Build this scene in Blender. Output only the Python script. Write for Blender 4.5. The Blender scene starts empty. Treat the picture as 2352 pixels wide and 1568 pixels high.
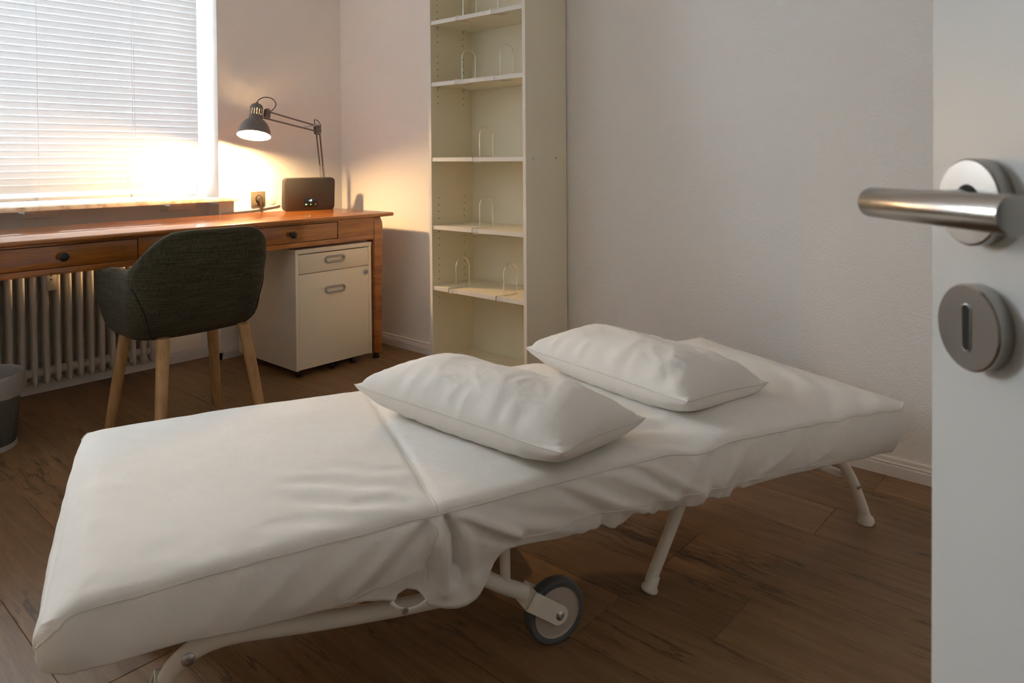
import bpy, bmesh, math, random
from mathutils import Vector, Matrix, noise
R = math.radians
C = bpy.context.scene.collection
sc = bpy.context.scene

# ------------------------------------------------------------------ camera, sky, lights, exposure
cam_data = bpy.data.cameras.new('camera')
cam_data.sensor_width = 36.0
cam_data.sensor_fit = 'HORIZONTAL'
cam_data.lens = 1654.55 * 36 / 2352
cam_data.shift_y = (390.4 - 784.0) / 2352
cam_data.clip_start = 0.02
cam_data.dof.use_dof = True
cam_data.dof.focus_distance = 2.6
cam_data.dof.aperture_fstop = 13.0
cam = bpy.data.objects.new('camera', cam_data); C.objects.link(cam)
yaw, pitch, roll = -.723585103, -.0171868, .00700773
fw = Vector((math.sin(yaw)*math.cos(pitch), math.cos(yaw)*math.cos(pitch), math.sin(pitch)))
r0 = Vector((math.cos(yaw), -math.sin(yaw), 0)); d0 = fw.cross(r0)
rt = r0*math.cos(roll) + d0*math.sin(roll); dn = d0*math.cos(roll) - r0*math.sin(roll)
up = -dn
M = Matrix(((rt.x, up.x, -fw.x, 0), (rt.y, up.y, -fw.y, 0), (rt.z, up.z, -fw.z, 1.05), (0, 0, 0, 1)))
cam.matrix_world = M
sc.camera = cam

world = bpy.data.worlds.new('overcast_sky'); sc.world = world
world.use_nodes = True
bg = world.node_tree.nodes['Background']
bg.inputs['Color'].default_value = (0.86, 0.94, 1.0, 1)
bg.inputs['Strength'].default_value = 53.0

def area_light(name, loc, direction, sx, sy, power, color, portal=False):
    l = bpy.data.lights.new(name, 'AREA'); l.shape = 'RECTANGLE'; l.size = sx; l.size_y = sy
    l.energy = power; l.color = color
    if portal: l.cycles.is_portal = True
    o = bpy.data.objects.new(name, l); C.objects.link(o); o.location = loc
    o.rotation_euler = Vector(direction).to_track_quat('-Z', 'Y').to_euler()
    return o
area_light('window_portal', (-4.0, 0.92, 1.55), (1, 0, 0), 1.45, 1.85, 1, (1, 1, 1), True)
HALL_FILL = 1.8
area_light('hall_fill_light', (0.1, -1.0, 2.36), (0, 0, -1), .5, .5, HALL_FILL, (1.0, .95, .89))  # soft fill added from the unseen hallway

sc.view_settings.view_transform = 'Standard'
sc.view_settings.look = 'None'
sc.view_settings.gamma = 1.0
sc.view_settings.use_curve_mapping = False
sc.view_settings.exposure = 0.0
sc.cycles.use_denoising = True
sc.cycles.max_bounces = 12
sc.cycles.diffuse_bounces = 8
sc.cycles.sample_clamp_indirect = 8.0

# ------------------------------------------------------------------ helpers
WM = {}
def wm(o): return WM.get(o.name, Matrix.Identity(4))

class MB:
    def __init__(s): s.v = []; s.f = []
    def add(s, v, f, T=None):
        n = len(s.v)
        if T is not None: v = [T @ Vector(p) for p in v]
        s.v += [tuple(p) for p in v]; s.f += [tuple(i+n for i in q) for q in f]; return s
    def box(s, x0, x1, y0, y1, z0, z1, bev=0, T=None, seg=2):
        v = [(x, y, z) for x in (x0, x1) for y in (y0, y1) for z in (z0, z1)]
        f = [(0,1,3,2),(4,6,7,5),(0,4,5,1),(2,3,7,6),(0,2,6,4),(1,5,7,3)]
        if bev > 0:
            bm = bmesh.new(); bv = [bm.verts.new(p) for p in v]
            for q in f: bm.faces.new([bv[i] for i in q])
            bmesh.ops.recalc_face_normals(bm, faces=bm.faces)
            bmesh.ops.bevel(bm, geom=list(bm.edges), offset=bev, segments=seg, profile=.5, affect='EDGES')
            bm.verts.index_update()
            v = [x.co.copy() for x in bm.verts]; f = [[x.index for x in q.verts] for q in bm.faces]; bm.free()
        return s.add(v, f, T)
    def tube(s, pts, r, n=10, closed=False, cap=True, T=None):
        P = [Vector(p) for p in pts]; m = len(P)
        rr = r if isinstance(r, (list, tuple)) else [r]*m
        def tan(i):
            if closed: t = P[(i+1) % m]-P[(i-1) % m]
            else: t = P[min(i+1, m-1)]-P[max(i-1, 0)]
            return t.normalized()
        t0 = tan(0); a = Vector((0, 0, 1)) if abs(t0.z) < .9 else Vector((1, 0, 0))
        nrm = (a - t0*a.dot(t0)).normalized(); v = []
        for i in range(m):
            t = tan(i); nrm = (nrm - t*nrm.dot(t)).normalized(); b = t.cross(nrm)
            for k in range(n):
                w = 2*math.pi*k/n; v.append(P[i] + (nrm*math.cos(w)+b*math.sin(w))*rr[i])
        f = []
        for i in range(m if closed else m-1):
            j = (i+1) % m
            for k in range(n):
                l = (k+1) % n; f.append((i*n+k, j*n+k, j*n+l, i*n+l)[::-1])
        if cap and not closed:
            f.append(tuple(range(n))); f.append(tuple(reversed(range((m-1)*n, m*n))))
        return s.add(v, f, T)
    def lathe(s, prof, n=32, T=None, cap0=False, cap1=False):
        v = []; f = []
        for (r, z) in prof:
            for k in range(n):
                w = 2*math.pi*k/n; v.append((r*math.cos(w), r*math.sin(w), z))
        for i in range(len(prof)-1):
            for k in range(n):
                l = (k+1) % n; f.append((i*n+k, i*n+l, (i+1)*n+l, (i+1)*n+k))
        if cap0: f.append(tuple(reversed(range(n))))
        if cap1: f.append(tuple(range((len(prof)-1)*n, len(prof)*n)))
        return s.add(v, f, T)
    def prism(s, poly, a0, a1, fn):
        n = len(poly); v = [fn(p[0], p[1], a0) for p in poly]+[fn(p[0], p[1], a1) for p in poly]
        f = [tuple(range(n)), tuple(reversed(range(n, 2*n)))]+[(i, i+n, (i+1) % n+n, (i+1) % n) for i in range(n)]
        return s.add(v, f)
    def grid(s, rows, closed=False):
        n = len(rows[0]); v = [p for r in rows for p in r]; f = []
        for i in range(len(rows)-1):
            for k in range(n if closed else n-1):
                l = (k+1) % n; f.append((i*n+k, i*n+l, (i+1)*n+l, (i+1)*n+k))
        return s.add(v, f)
    def mesh(s, name, inv=None, sharp=35, fix=True):
        me = bpy.data.meshes.new(name)
        v = [inv @ Vector(p) for p in s.v] if inv is not None else s.v
        me.from_pydata([tuple(p) for p in v], [], s.f)
        if fix:
            bm = bmesh.new(); bm.from_mesh(me); bmesh.ops.recalc_face_normals(bm, faces=bm.faces); bm.to_mesh(me); bm.free()
        me.polygons.foreach_set('use_smooth', [True]*len(me.polygons))
        me.set_sharp_from_angle(angle=R(sharp)); me.update()
        return me
    def build(s, name, m, parent=None, local=False, sharp=35, fix=True):
        inv = None
        if parent is not None and not local: inv = wm(parent).inverted()
        o = bpy.data.objects.new(name, s.mesh(name, inv, sharp, fix)); C.objects.link(o)
        if m: o.data.materials.append(m)
        if parent is not None:
            o.parent = parent; WM[o.name] = wm(parent)
        return o

def tag(o, label, cat, group=None, kind=None):
    o['label'] = label; o['category'] = cat
    if group: o['group'] = group
    if kind: o['kind'] = kind
    return o
def thing(name, label, cat, loc=(0, 0, 0), rz=0, group=None, kind=None):
    o = bpy.data.objects.new(name, None); C.objects.link(o)
    o.location = loc; o.rotation_euler = (0, 0, rz); o.empty_display_size = .05
    WM[o.name] = Matrix.Translation(loc) @ Matrix.Rotation(rz, 4, 'Z')
    return tag(o, label, cat, group, kind)
def frame_T(origin, zdir, xhint=(1, 0, 0)):
    z = Vector(zdir).normalized(); x = Vector(xhint)
    if abs(z.dot(x.normalized())) > .98: x = Vector((0, 0, 1)) if abs(z.z) < .9 else Vector((0, 1, 0))
    x = (x - z*x.dot(z)).normalized(); y = z.cross(x)
    return Matrix(((x.x, y.x, z.x, origin[0]), (x.y, y.y, z.y, origin[1]), (x.z, y.z, z.z, origin[2]), (0, 0, 0, 1)))
def sstep(a, b, x):
    t = min(1, max(0, (x-a)/(b-a))); return t*t*(3-2*t)
def interp(tab, x):
    if x <= tab[0][0]: return tab[0][1]
    for (a, p), (b, q) in zip(tab, tab[1:]):
        if x <= b: return p+(q-p)*(x-a)/(b-a) if b > a else q
    return tab[-1][1]
def bez(pts, n=8):
    P = [Vector(p) for p in pts]; out = []
    for i in range(len(P)-1):
        p0 = P[max(i-1, 0)]; p1 = P[i]; p2 = P[i+1]; p3 = P[min(i+2, len(P)-1)]
        for k in range(n):
            t = k/n
            out.append(.5*((2*p1)+(p2-p0)*t+(2*p0-5*p1+4*p2-p3)*t*t+(3*p1-p0-3*p2+p3)*t**3))
    out.append(P[-1]); return out

# ------------------------------------------------------------------ materials
def newmat(name):
    m = bpy.data.materials.new(name); m.use_nodes = True
    return m, m.node_tree.nodes, m.node_tree.links, m.node_tree.nodes['Principled BSDF']
def mat(name, col, rough=.5, metal=0, bump=None, coat=0, spec=.5):
    m, N, L, b = newmat(name)
    b.inputs['Base Color'].default_value = (*col, 1); b.inputs['Roughness'].default_value = rough
    b.inputs['Metallic'].default_value = metal; b.inputs['Coat Weight'].default_value = coat
    b.inputs['Specular IOR Level'].default_value = spec
    if bump:
        sc_, st, dist = bump
        tc = N.new('ShaderNodeTexCoord'); nz = N.new('ShaderNodeTexNoise'); bp = N.new('ShaderNodeBump')
        nz.inputs['Scale'].default_value = sc_; nz.inputs['Detail'].default_value = 3
        bp.inputs['Strength'].default_value = st; bp.inputs['Distance'].default_value = dist
        L.new(tc.outputs['Object'], nz.inputs['Vector']); L.new(nz.outputs['Fac'], bp.inputs['Height']); L.new(bp.outputs['Normal'], b.inputs['Normal'])
    return m
def emit(name, col, strength):
    m, N, L, b = newmat(name)
    b.inputs['Base Color'].default_value = (*col, 1)
    b.inputs['Emission Color'].default_value = (*col, 1); b.inputs['Emission Strength'].default_value = strength
    return m

WALL = mat('wall_paint', (.875, .86, .84), .85, bump=(170, .55, .004), spec=.2)
CEIL = mat('ceiling_paint', (.90, .89, .88), .9)
TRIM = mat('white_trim', (.78, .76, .74), .4)
DOORM = mat('door_lacquer', (.62, .63, .625), .42)
FRAMEW = mat('window_frame_plastic', (.86, .87, .88), .35)
STEEL = mat('brushed_steel', (.50, .48, .455), .25, 1.0)
CHROME = mat('chrome_wire', (.85, .84, .82), .25, 1.0)
ZINC = mat('zinc_bolt', (.55, .56, .56), .3, 1.0)
BLACK = mat('black_hole_shade', (.004, .004, .004), .8)  # near-black for small holes, and for shade painted behind drawer gaps
RUBBER = mat('black_plastic', (.012, .012, .013), .45)
LAMPM = mat('dark_lamp_enamel', (.13, .12, .115), .42)
LAMPW = mat('lamp_inside_white', (.85, .80, .70), .5)
BOOKM = mat('cream_white_board', (.82, .765, .60), .42)
BOOKE = mat('white_edge_band', (.84, .82, .77), .4)
BOOKB = mat('cream_back_board', (.80, .77, .63), .5)
CABM = mat('white_cabinet_foil', (.87, .81, .69), .38)
RADM = mat('radiator_enamel', (.68, .64, .58), .4)
GREYP = mat('grey_plastic', (.42, .42, .42), .45)
FRAMEM = mat('white_powder_coat', (.84, .80, .72), .34)
ROUTER = mat('router_plastic', (.030, .029, .029), .5, bump=(600, .1, .0005))
CAST = mat('grey_rubber_tyre', (.10, .11, .12), .5)
HUBM = mat('wheel_hub_plastic', (.50, .44, .38), .5)
SOCKET = mat('socket_plastic', (.14, .12, .085), .45)
PLUGM = mat('plug_plastic', (.05, .042, .035), .45)
CABLEW = mat('white_cable', (.72, .66, .55), .5)
KNOB = mat('black_knob', (.016, .017, .016), .42)

def fabric(name, col, pitch, strength, dist, mott=.06, streak=None):
    m, N, L, b = newmat(name)
    tc = N.new('ShaderNodeTexCoord')
    ws = []
    for ax, ph in (('X', 0), ('DIAG', 1)):
        w = N.new('ShaderNodeTexWave'); w.wave_type = 'BANDS'
        w.bands_direction = 'X' if ax == 'X' else 'DIAGONAL'
        w.inputs['Scale'].default_value = .314/pitch if ax == 'X' else .314/pitch*.8
        w.inputs['Distortion'].default_value = .4; w.inputs['Detail'].default_value = 1
        L.new(tc.outputs['Object'], w.inputs['Vector']); ws.append(w)
    mul = N.new('ShaderNodeMath'); mul.operation = 'MULTIPLY'
    L.new(ws[0].outputs['Fac'], mul.inputs[0]); L.new(ws[1].outputs['Fac'], mul.inputs[1])
    nz = N.new('ShaderNodeTexNoise'); nz.inputs['Scale'].default_value = 26; nz.inputs['Detail'].default_value = 5
    L.new(tc.outputs['Object'], nz.inputs['Vector'])
    bp = N.new('ShaderNodeBump'); bp.inputs['Strength'].default_value = strength; bp.inputs['Distance'].default_value = dist
    L.new(mul.outputs[0], bp.inputs['Height'])
    bp2 = N.new('ShaderNodeBump'); bp2.inputs['Strength'].default_value = .45; bp2.inputs['Distance'].default_value = .005
    L.new(nz.outputs['Fac'], bp2.inputs['Height']); L.new(bp.outputs['Normal'], bp2.inputs['Normal'])
    L.new(bp2.outputs['Normal'], b.inputs['Normal'])
    ramp = N.new('ShaderNodeMix'); ramp.data_type = 'RGBA'
    ramp.inputs['A'].default_value = (*[c*(1-mott) for c in col], 1); ramp.inputs['B'].default_value = (*[min(1, c*(1+mott)) for c in col], 1)
    src = nz.outputs['Fac']
    if streak:
        mp = N.new('ShaderNodeMapping'); mp.inputs['Scale'].default_value = streak
        n2 = N.new('ShaderNodeTexNoise'); n2.inputs['Scale'].default_value = 1.0; n2.inputs['Detail'].default_value = 4
        L.new(tc.outputs['Object'], mp.inputs['Vector']); L.new(mp.outputs['Vector'], n2.inputs['Vector'])
        mp2 = N.new('ShaderNodeMapping'); mp2.inputs['Scale'].default_value = (streak[2], streak[2], streak[0])
        n3 = N.new('ShaderNodeTexNoise'); n3.inputs['Scale'].default_value = 1.0; n3.inputs['Detail'].default_value = 4
        L.new(tc.outputs['Object'], mp2.inputs['Vector']); L.new(mp2.outputs['Vector'], n3.inputs['Vector'])
        av = N.new('ShaderNodeMath'); av.operation = 'MULTIPLY_ADD'; av.inputs[1].default_value = 3.2
        ad = N.new('ShaderNodeMath'); ad.operation = 'ADD'
        L.new(n2.outputs['Fac'], ad.inputs[0]); L.new(n3.outputs['Fac'], ad.inputs[1])
        L.new(ad.outputs[0], av.inputs[0]); av.inputs[2].default_value = -2.7; av.use_clamp = True
        src = av.outputs[0]
    L.new(src, ramp.inputs['Factor']); L.new(ramp.outputs['Result'], b.inputs['Base Color'])
    b.inputs['Roughness'].default_value = .95; b.inputs['Specular IOR Level'].default_value = .15
    b.inputs['Sheen Weight'].default_value = .05
    return m
COVER = fabric('white_cotton_twill', (.82, .80, .765), .0026, .14, .0008, .03)
SEAM = mat('seam_thread', (.70, .67, .62), .9)
CHAIRM = fabric('dark_green_tweed', (.046, .042, .027), .0030, .30, .001, .45, (420, 420, 9))
CHSEAM = mat('dark_seam', (.008, .008, .006), .9)

def wood(name, c_dark, c_mid, c_light, scale, axis_scale, rough, coat=0, knots=True, rnd=True, cracks=0):
    m, N, L, b = newmat(name)
    tc = N.new('ShaderNodeTexCoord'); oi = N.new('ShaderNodeObjectInfo')
    vm = N.new('ShaderNodeVectorMath'); vm.operation = 'MULTIPLY_ADD'
    comb = N.new('ShaderNodeCombineXYZ')
    for k in range(3): L.new(oi.outputs['Random'], comb.inputs[k])
    L.new(comb.outputs[0], vm.inputs[0]); vm.inputs[1].default_value = (37, 19, 53) if rnd else (0, 0, 0)
    L.new(tc.outputs['Object'], vm.inputs[2])
    mp = N.new('ShaderNodeMapping'); mp.inputs['Scale'].default_value = axis_scale
    L.new(vm.outputs[0], mp.inputs['Vector'])
    n1 = N.new('ShaderNodeTexNoise'); n1.inputs['Scale'].default_value = scale; n1.inputs['Detail'].default_value = 8; n1.inputs['Distortion'].default_value = .6
    L.new(mp.outputs['Vector'], n1.inputs['Vector'])
    cr = N.new('ShaderNodeValToRGB'); e = cr.color_ramp.elements
    e[0].position = .30; e[0].color = (*c_dark, 1); e[1].position = .72; e[1].color = (*c_light, 1)
    x = e.new(.5); x.color = (*c_mid, 1)
    L.new(n1.outputs['Fac'], cr.inputs['Fac'])
    col = cr.outputs['Color']
    # fine pores
    mp2 = N.new('ShaderNodeMapping'); mp2.inputs['Scale'].default_value = tuple(a*8 for a in axis_scale)
    n2 = N.new('ShaderNodeTexNoise'); n2.inputs['Scale'].default_value = scale; n2.inputs['Detail'].default_value = 3
    L.new(vm.outputs[0], mp2.inputs['Vector']); L.new(mp2.outputs['Vector'], n2.inputs['Vector'])
    r2 = N.new('ShaderNodeMapRange'); r2.inputs['From Min'].default_value = .3; r2.inputs['From Max'].default_value = .6
    r2.inputs['To Min'].default_value = .82; r2.inputs['To Max'].default_value = 1.0
    L.new(n2.outputs['Fac'], r2.inputs['Value'])
    mx = N.new('ShaderNodeMix'); mx.data_type = 'RGBA'; mx.blend_type = 'MULTIPLY'; mx.inputs['Factor'].default_value = 1
    L.new(col, mx.inputs['A']); L.new(r2.outputs['Result'], mx.inputs['B']); col = mx.outputs['Result']
    if knots:
        vo = N.new('ShaderNodeTexVoronoi'); vo.inputs['Scale'].default_value = 1
        mp3 = N.new('ShaderNodeMapping'); mp3.inputs['Scale'].default_value = tuple(2.6*(a/min(axis_scale))**.55 for a in axis_scale)
        nd = N.new('ShaderNodeTexNoise'); nd.inputs['Scale'].default_value = 9
        va = N.new('ShaderNodeVectorMath'); va.operation = 'MULTIPLY_ADD'; va.inputs[1].default_value = (.06, .06, .06)
        L.new(tc.outputs['Object'], nd.inputs['Vector']); L.new(nd.outputs['Color'], va.inputs[0]); L.new(vm.outputs[0], va.inputs[2])
        L.new(va.outputs[0], mp3.inputs['Vector']); L.new(mp3.outputs['Vector'], vo.inputs['Vector'])
        kr = N.new('ShaderNodeMapRange'); kr.inputs['From Min'].default_value = .02; kr.inputs['From Max'].default_value = .11
        kr.inputs['To Min'].default_value = .42; kr.inputs['To Max'].default_value = 1
        L.new(vo.outputs['Distance'], kr.inputs['Value'])
        mk = N.new('ShaderNodeMix'); mk.data_type = 'RGBA'; mk.blend_type = 'MULTIPLY'; mk.inputs['Factor'].default_value = 1
        L.new(col, mk.inputs['A']); L.new(kr.outputs['Result'], mk.inputs['B']); col = mk.outputs['Result']
    if cracks:
        mp4 = N.new('ShaderNodeMapping'); mp4.inputs['Scale'].default_value = (1.3, 11, 11)
        n4 = N.new('ShaderNodeTexNoise'); n4.inputs['Scale'].default_value = 1.0; n4.inputs['Detail'].default_value = 6; n4.inputs['Roughness'].default_value = .62
        L.new(vm.outputs[0], mp4.inputs['Vector']); L.new(mp4.outputs['Vector'], n4.inputs['Vector'])
        s1 = N.new('ShaderNodeMath'); s1.operation = 'SUBTRACT'; s1.inputs[1].default_value = .5
        ab = N.new('ShaderNodeMath'); ab.operation = 'ABSOLUTE'
        L.new(n4.outputs['Fac'], s1.inputs[0]); L.new(s1.outputs[0], ab.inputs[0])
        k1 = N.new('ShaderNodeMapRange'); k1.inputs['From Min'].default_value = 0; k1.inputs['From Max'].default_value = .020
        k1.inputs['To Min'].default_value = 1; k1.inputs['To Max'].default_value = 0
        L.new(ab.outputs[0], k1.inputs['Value'])
        n5 = N.new('ShaderNodeTexNoise'); n5.inputs['Scale'].default_value = 2.3; n5.inputs['Detail'].default_value = 2
        L.new(vm.outputs[0], n5.inputs['Vector'])
        k2 = N.new('ShaderNodeMapRange'); k2.inputs['From Min'].default_value = .50; k2.inputs['From Max'].default_value = .62
        L.new(n5.outputs['Fac'], k2.inputs['Value'])
        mm = N.new('ShaderNodeMath'); mm.operation = 'MULTIPLY'
        L.new(k1.outputs['Result'], mm.inputs[0]); L.new(k2.outputs['Result'], mm.inputs[1])
        m3 = N.new('ShaderNodeMath'); m3.operation = 'MULTIPLY'; m3.inputs[1].default_value = cracks
        L.new(mm.outputs[0], m3.inputs[0])
        mk = N.new('ShaderNodeMix'); mk.data_type = 'RGBA'
        L.new(m3.outputs[0], mk.inputs['Factor']); L.new(col, mk.inputs['A']); mk.inputs['B'].default_value = (*[c*.25 for c in c_dark], 1)
        col = mk.outputs['Result']
    if rnd:
        hs = N.new('ShaderNodeHueSaturation'); mr = N.new('ShaderNodeMapRange')
        mr.inputs['To Min'].default_value = .84; mr.inputs['To Max'].default_value = 1.12
        L.new(oi.outputs['Random'], mr.inputs['Value']); L.new(mr.outputs['Result'], hs.inputs['Value'])
        L.new(col, hs.inputs['Color']); col = hs.outputs['Color']
    L.new(col, b.inputs['Base Color'])
    bp = N.new('ShaderNodeBump'); bp.inputs['Strength'].default_value = .12; bp.inputs['Distance'].default_value = .001
    L.new(n2.outputs['Fac'], bp.inputs['Height']); L.new(bp.outputs['Normal'], b.inputs['Normal'])
    b.inputs['Roughness'].default_value = rough; b.inputs['Coat Weight'].default_value = coat; b.inputs['Coat Roughness'].default_value = .07
    return m
OAK = wood('oak_plank', (.180, .096, .041), (.228, .128, .058), (.276, .163, .078), 3.2, (1.2, 14, 14), .48, cracks=.85)
PINE = wood('honey_pine', (.21, .060, .008), (.33, .108, .015), (.43, .160, .026), 3.0, (16, 1.1, 16), .33, coat=.8, rnd=False)
BEECH = wood('beech_leg', (.36, .20, .085), (.45, .27, .12), (.53, .33, .16), 3.0, (22, 22, 1.6), .42, knots=False, rnd=False)

def stone(name):
    m, N, L, b = newmat(name)
    tc = N.new('ShaderNodeTexCoord'); nz = N.new('ShaderNodeTexNoise'); nz.inputs['Scale'].default_value = 22; nz.inputs['Detail'].default_value = 8
    cr = N.new('ShaderNodeValToRGB'); e = cr.color_ramp.elements
    e[0].position = .35; e[0].color = (.42, .34, .26, 1); e[1].position = .55; e[1].color = (.78, .70, .60, 1)
    L.new(tc.outputs['Object'], nz.inputs['Vector']); L.new(nz.outputs['Fac'], cr.inputs['Fac']); L.new(cr.outputs['Color'], b.inputs['Base Color'])
    b.inputs['Roughness'].default_value = .3
    return m
STONE = stone('marble_sill')
def pane_mat():
    m, N, L, b = newmat('window_glass'); N.remove(b)
    out = N['Material Output']; t = N.new('ShaderNodeBsdfTransparent'); g = N.new('ShaderNodeBsdfGlossy'); g.inputs['Roughness'].default_value = .01
    t.inputs['Color'].default_value = (.95, .97, .97, 1)
    fr = N.new('ShaderNodeFresnel'); fr.inputs['IOR'].default_value = 1.45; mx = N.new('ShaderNodeMixShader')
    L.new(fr.outputs[0], mx.inputs[0]); L.new(t.outputs[0], mx.inputs[1]); L.new(g.outputs[0], mx.inputs[2]); L.new(mx.outputs[0], out.inputs['Surface'])
    return m
GLASS = pane_mat()
def thin_mat(name, col, trans, tcol, rough=.5, alpha=0):
    m, N, L, b = newmat(name)
    out = N['Material Output']; t = N.new('ShaderNodeBsdfTranslucent'); t.inputs['Color'].default_value = (*tcol, 1)
    b.inputs['Base Color'].default_value = (*col, 1); b.inputs['Roughness'].default_value = rough
    mx = N.new('ShaderNodeMixShader'); mx.inputs[0].default_value = trans
    L.new(b.outputs[0], mx.inputs[1]); L.new(t.outputs[0], mx.inputs[2])
    last = mx.outputs[0]
    if alpha:
        tr = N.new('ShaderNodeBsdfTransparent'); m2 = N.new('ShaderNodeMixShader'); m2.inputs[0].default_value = alpha
        L.new(last, m2.inputs[1]); L.new(tr.outputs[0], m2.inputs[2]); last = m2.outputs[0]
    L.new(last, out.inputs['Surface'])
    return m
SLAT = thin_mat('blind_slat_lacquer', (.80, .82, .84), .021, (.86, .90, .95), .4)
BAG = thin_mat('thin_plastic_bag', (.62, .62, .62), .3, (.7, .7, .7), .3, .25)
def mesh_mat():
    m, N, L, b = newmat('wire_mesh')
    out = N['Material Output']; tc = N.new('ShaderNodeTexCoord')
    b.inputs['Base Color'].default_value = (.16, .16, .155, 1); b.inputs['Metallic'].default_value = .6; b.inputs['Roughness'].default_value = .45
    w = N.new('ShaderNodeTexChecker'); w.inputs['Scale'].default_value = 420
    L.new(tc.outputs['Object'], w.inputs['Vector'])
    t = N.new('ShaderNodeBsdfTransparent'); mx = N.new('ShaderNodeMixShader')
    mu = N.new('ShaderNodeMath'); mu.operation = 'MULTIPLY'; mu.inputs[1].default_value = .35
    L.new(w.outputs['Fac'], mu.inputs[0]); L.new(mu.outputs[0], mx.inputs[0]); L.new(b.outputs[0], mx.inputs[1]); L.new(t.outputs[0], mx.inputs[2])
    L.new(mx.outputs[0], out.inputs['Surface'])
    return m
MESH = mesh_mat()
LAMP_LIGHT = emit('warm_bulb', (1.0, .61, .27), 2100.0)

# ------------------------------------------------------------------ the room
XW, XN, YB, YF, XR, ZC = -3.66, -3.775, 2.585, -.08, .64, 2.50      # pier wall, niche wall, back wall, front wall, right wall, ceiling
WY0, WY1, WZ0, WZ1 = .0, 1.815, .852, 2.26                          # window opening
def struct(name, mb, m, label, cat):
    return tag(mb.build(name, m), label, cat, kind='structure')

fl = struct('floor', MB().box(-3.78, .80, -2.1, YB+.1, -.12, -.008), OAK, 'oak plank floor of the room', 'floor')
WM[fl.name] = Matrix.Identity(4)
PWD, PLN = .196, 1.26
random.seed(4)
offs = {0: .33, 1: -.22, -1: -.703+.0, 2: -.69}
k = -9
row = 0
y1 = 1.640
for row in range(-9, 6):
    ya = y1 + PWD*row; yb_ = ya + PWD
    ya2 = max(ya, YF); yb2 = min(yb_, YB)
    if yb2-ya2 < .01: continue
    jx = offs.get(row, (row*.47) % 1.26)
    x = jx - 5*PLN
    while x < XR:
        xa = max(x, XW if True else 0); xb = min(x+PLN, XR)
        if ya2 < 1.83 and xa == XW: xa = XN
        if xb-xa > .02:
            cx_, cy_ = (xa+xb)/2, (ya2+yb2)/2
            hx, hy = (xb-xa)/2-.0004, (yb2-ya2)/2-.0004; ch = .0012
            v = [(sx*hx, sy*hy, -.008) for sx, sy in ((-1,-1),(1,-1),(1,1),(-1,1))]+[(sx*hx, sy*hy, -ch) for sx, sy in ((-1,-1),(1,-1),(1,1),(-1,1))]+[(sx*(hx-ch), sy*(hy-ch), 0) for sx, sy in ((-1,-1),(1,-1),(1,1),(-1,1))]
            f = [(8,9,10,11)]+[(i, (i+1)%4, (i+1)%4+4, i+4) for i in range(4)]+[(i+4, (i+1)%4+4, (i+1)%4+8, i+8) for i in range(4)]
            o = MB().add(v, f).build('plank', OAK, fl, local=True, sharp=20); o.location = (cx_, cy_, 0)
        x += PLN

struct('wall_back', MB().box(XW-.3, XR+.2, YB, YB+.15, -.1, ZC), WALL, 'white textured wall behind the bookcase and the bed', 'wall')
wl = MB()
wl.box(XW-.32, XW, WY1, YB, -.1, ZC)                     # pier right of the window
wl.box(XW-.32, XW, YF-.2, WY0, -.1, ZC)                  # pier left of the window
wl.box(XW-.32, XW, WY0, WY1, WZ1, ZC)                    # lintel
wl.box(XW-.32, XN, WY0, WY1, -.1, WZ0-.03)               # recessed breast wall
struct('wall_left', wl, WALL, 'white wall with the window and radiator niche', 'wall')
struct('wall_right', MB().box(XR, XR+.15, YF-.2, YB, -.1, ZC), WALL, 'white wall at the foot of the bed side', 'wall')
DX0, DX1, DZ = -.345, .528, 2.03
wf = MB(); wf.box(XW, DX0, YF-.12, YF, -.1, ZC); wf.box(DX1, XR, YF-.12, YF, -.1, ZC); wf.box(DX0, DX1, YF-.12, YF, DZ, ZC)
struct('wall_front', wf, WALL, 'white wall with the doorway', 'wall')
struct('ceiling', MB().box(XW-.32, XR+.15, -2.1, YB+.15, ZC, ZC+.1), CEIL, 'white ceiling', 'ceiling')
wh = MB(); wh.box(-1.2, -1.05, -2.0, YF-.12, -.1, ZC); wh.box(.95, 1.1, -2.0, YF-.12, -.1, ZC); wh.box(-1.2, 1.1, -2.1, -1.95, -.1, ZC)
wh.box(XR, 1.1, YF-.2, YF-.12, -.1, ZC)
struct('wall_hallway', wh, WALL, 'white hallway walls beyond the doorway', 'wall')
struct('floor_hallway', MB().box(.80, 1.1, -2.1, YF-.12, -.12, -.008), OAK, 'oak floor at the side of the hallway', 'floor')
struct('ceiling_hallway', MB().box(XR+.15, 1.1, -2.1, YF-.12, ZC, ZC+.1), CEIL, 'white hallway ceiling', 'ceiling')

# baseboards: profile (distance from wall, height)
BBP = [(0, 0), (.018, 0), (.018, .0345), (.0165, .0365), (.0145, .0375), (.0145, .039), (.0165, .040), (.0165, .0435), (.0135, .046), (.0105, .0465), (.0105, .049), (.0095, .0575), (.0065, .060), (0, .060)]
def baseboard(name, label, runs):
    mb = MB()
    for fn, a0, a1 in runs: mb.prism(BBP, a0, a1, fn)
    return struct(name, mb, TRIM, label, 'baseboard')
baseboard('baseboard_back', 'white grooved baseboard along the wall behind the bed', [(lambda d, h, a: (a, YB-d, h), XW, XR)])
baseboard('baseboard_left', 'white grooved baseboard along the window wall and niche', [
    (lambda d, h, a: (XW+d, a, h), WY1-.018, YB), (lambda d, h, a: (XN+d, a, h), WY0, WY1), (lambda d, h, a: (a, WY1-d, h), XN, XW+.018),
    (lambda d, h, a: (XW+d, a, h), YF, WY0)])
baseboard('baseboard_right', 'white grooved baseboard along the right wall', [(lambda d, h, a: (XR-d, a, h), YF, YB)])
baseboard('baseboard_front', 'white grooved baseboard beside the doorway', [(lambda d, h, a: (a, YF+d, h), XW, DX0-.08)])
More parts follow.
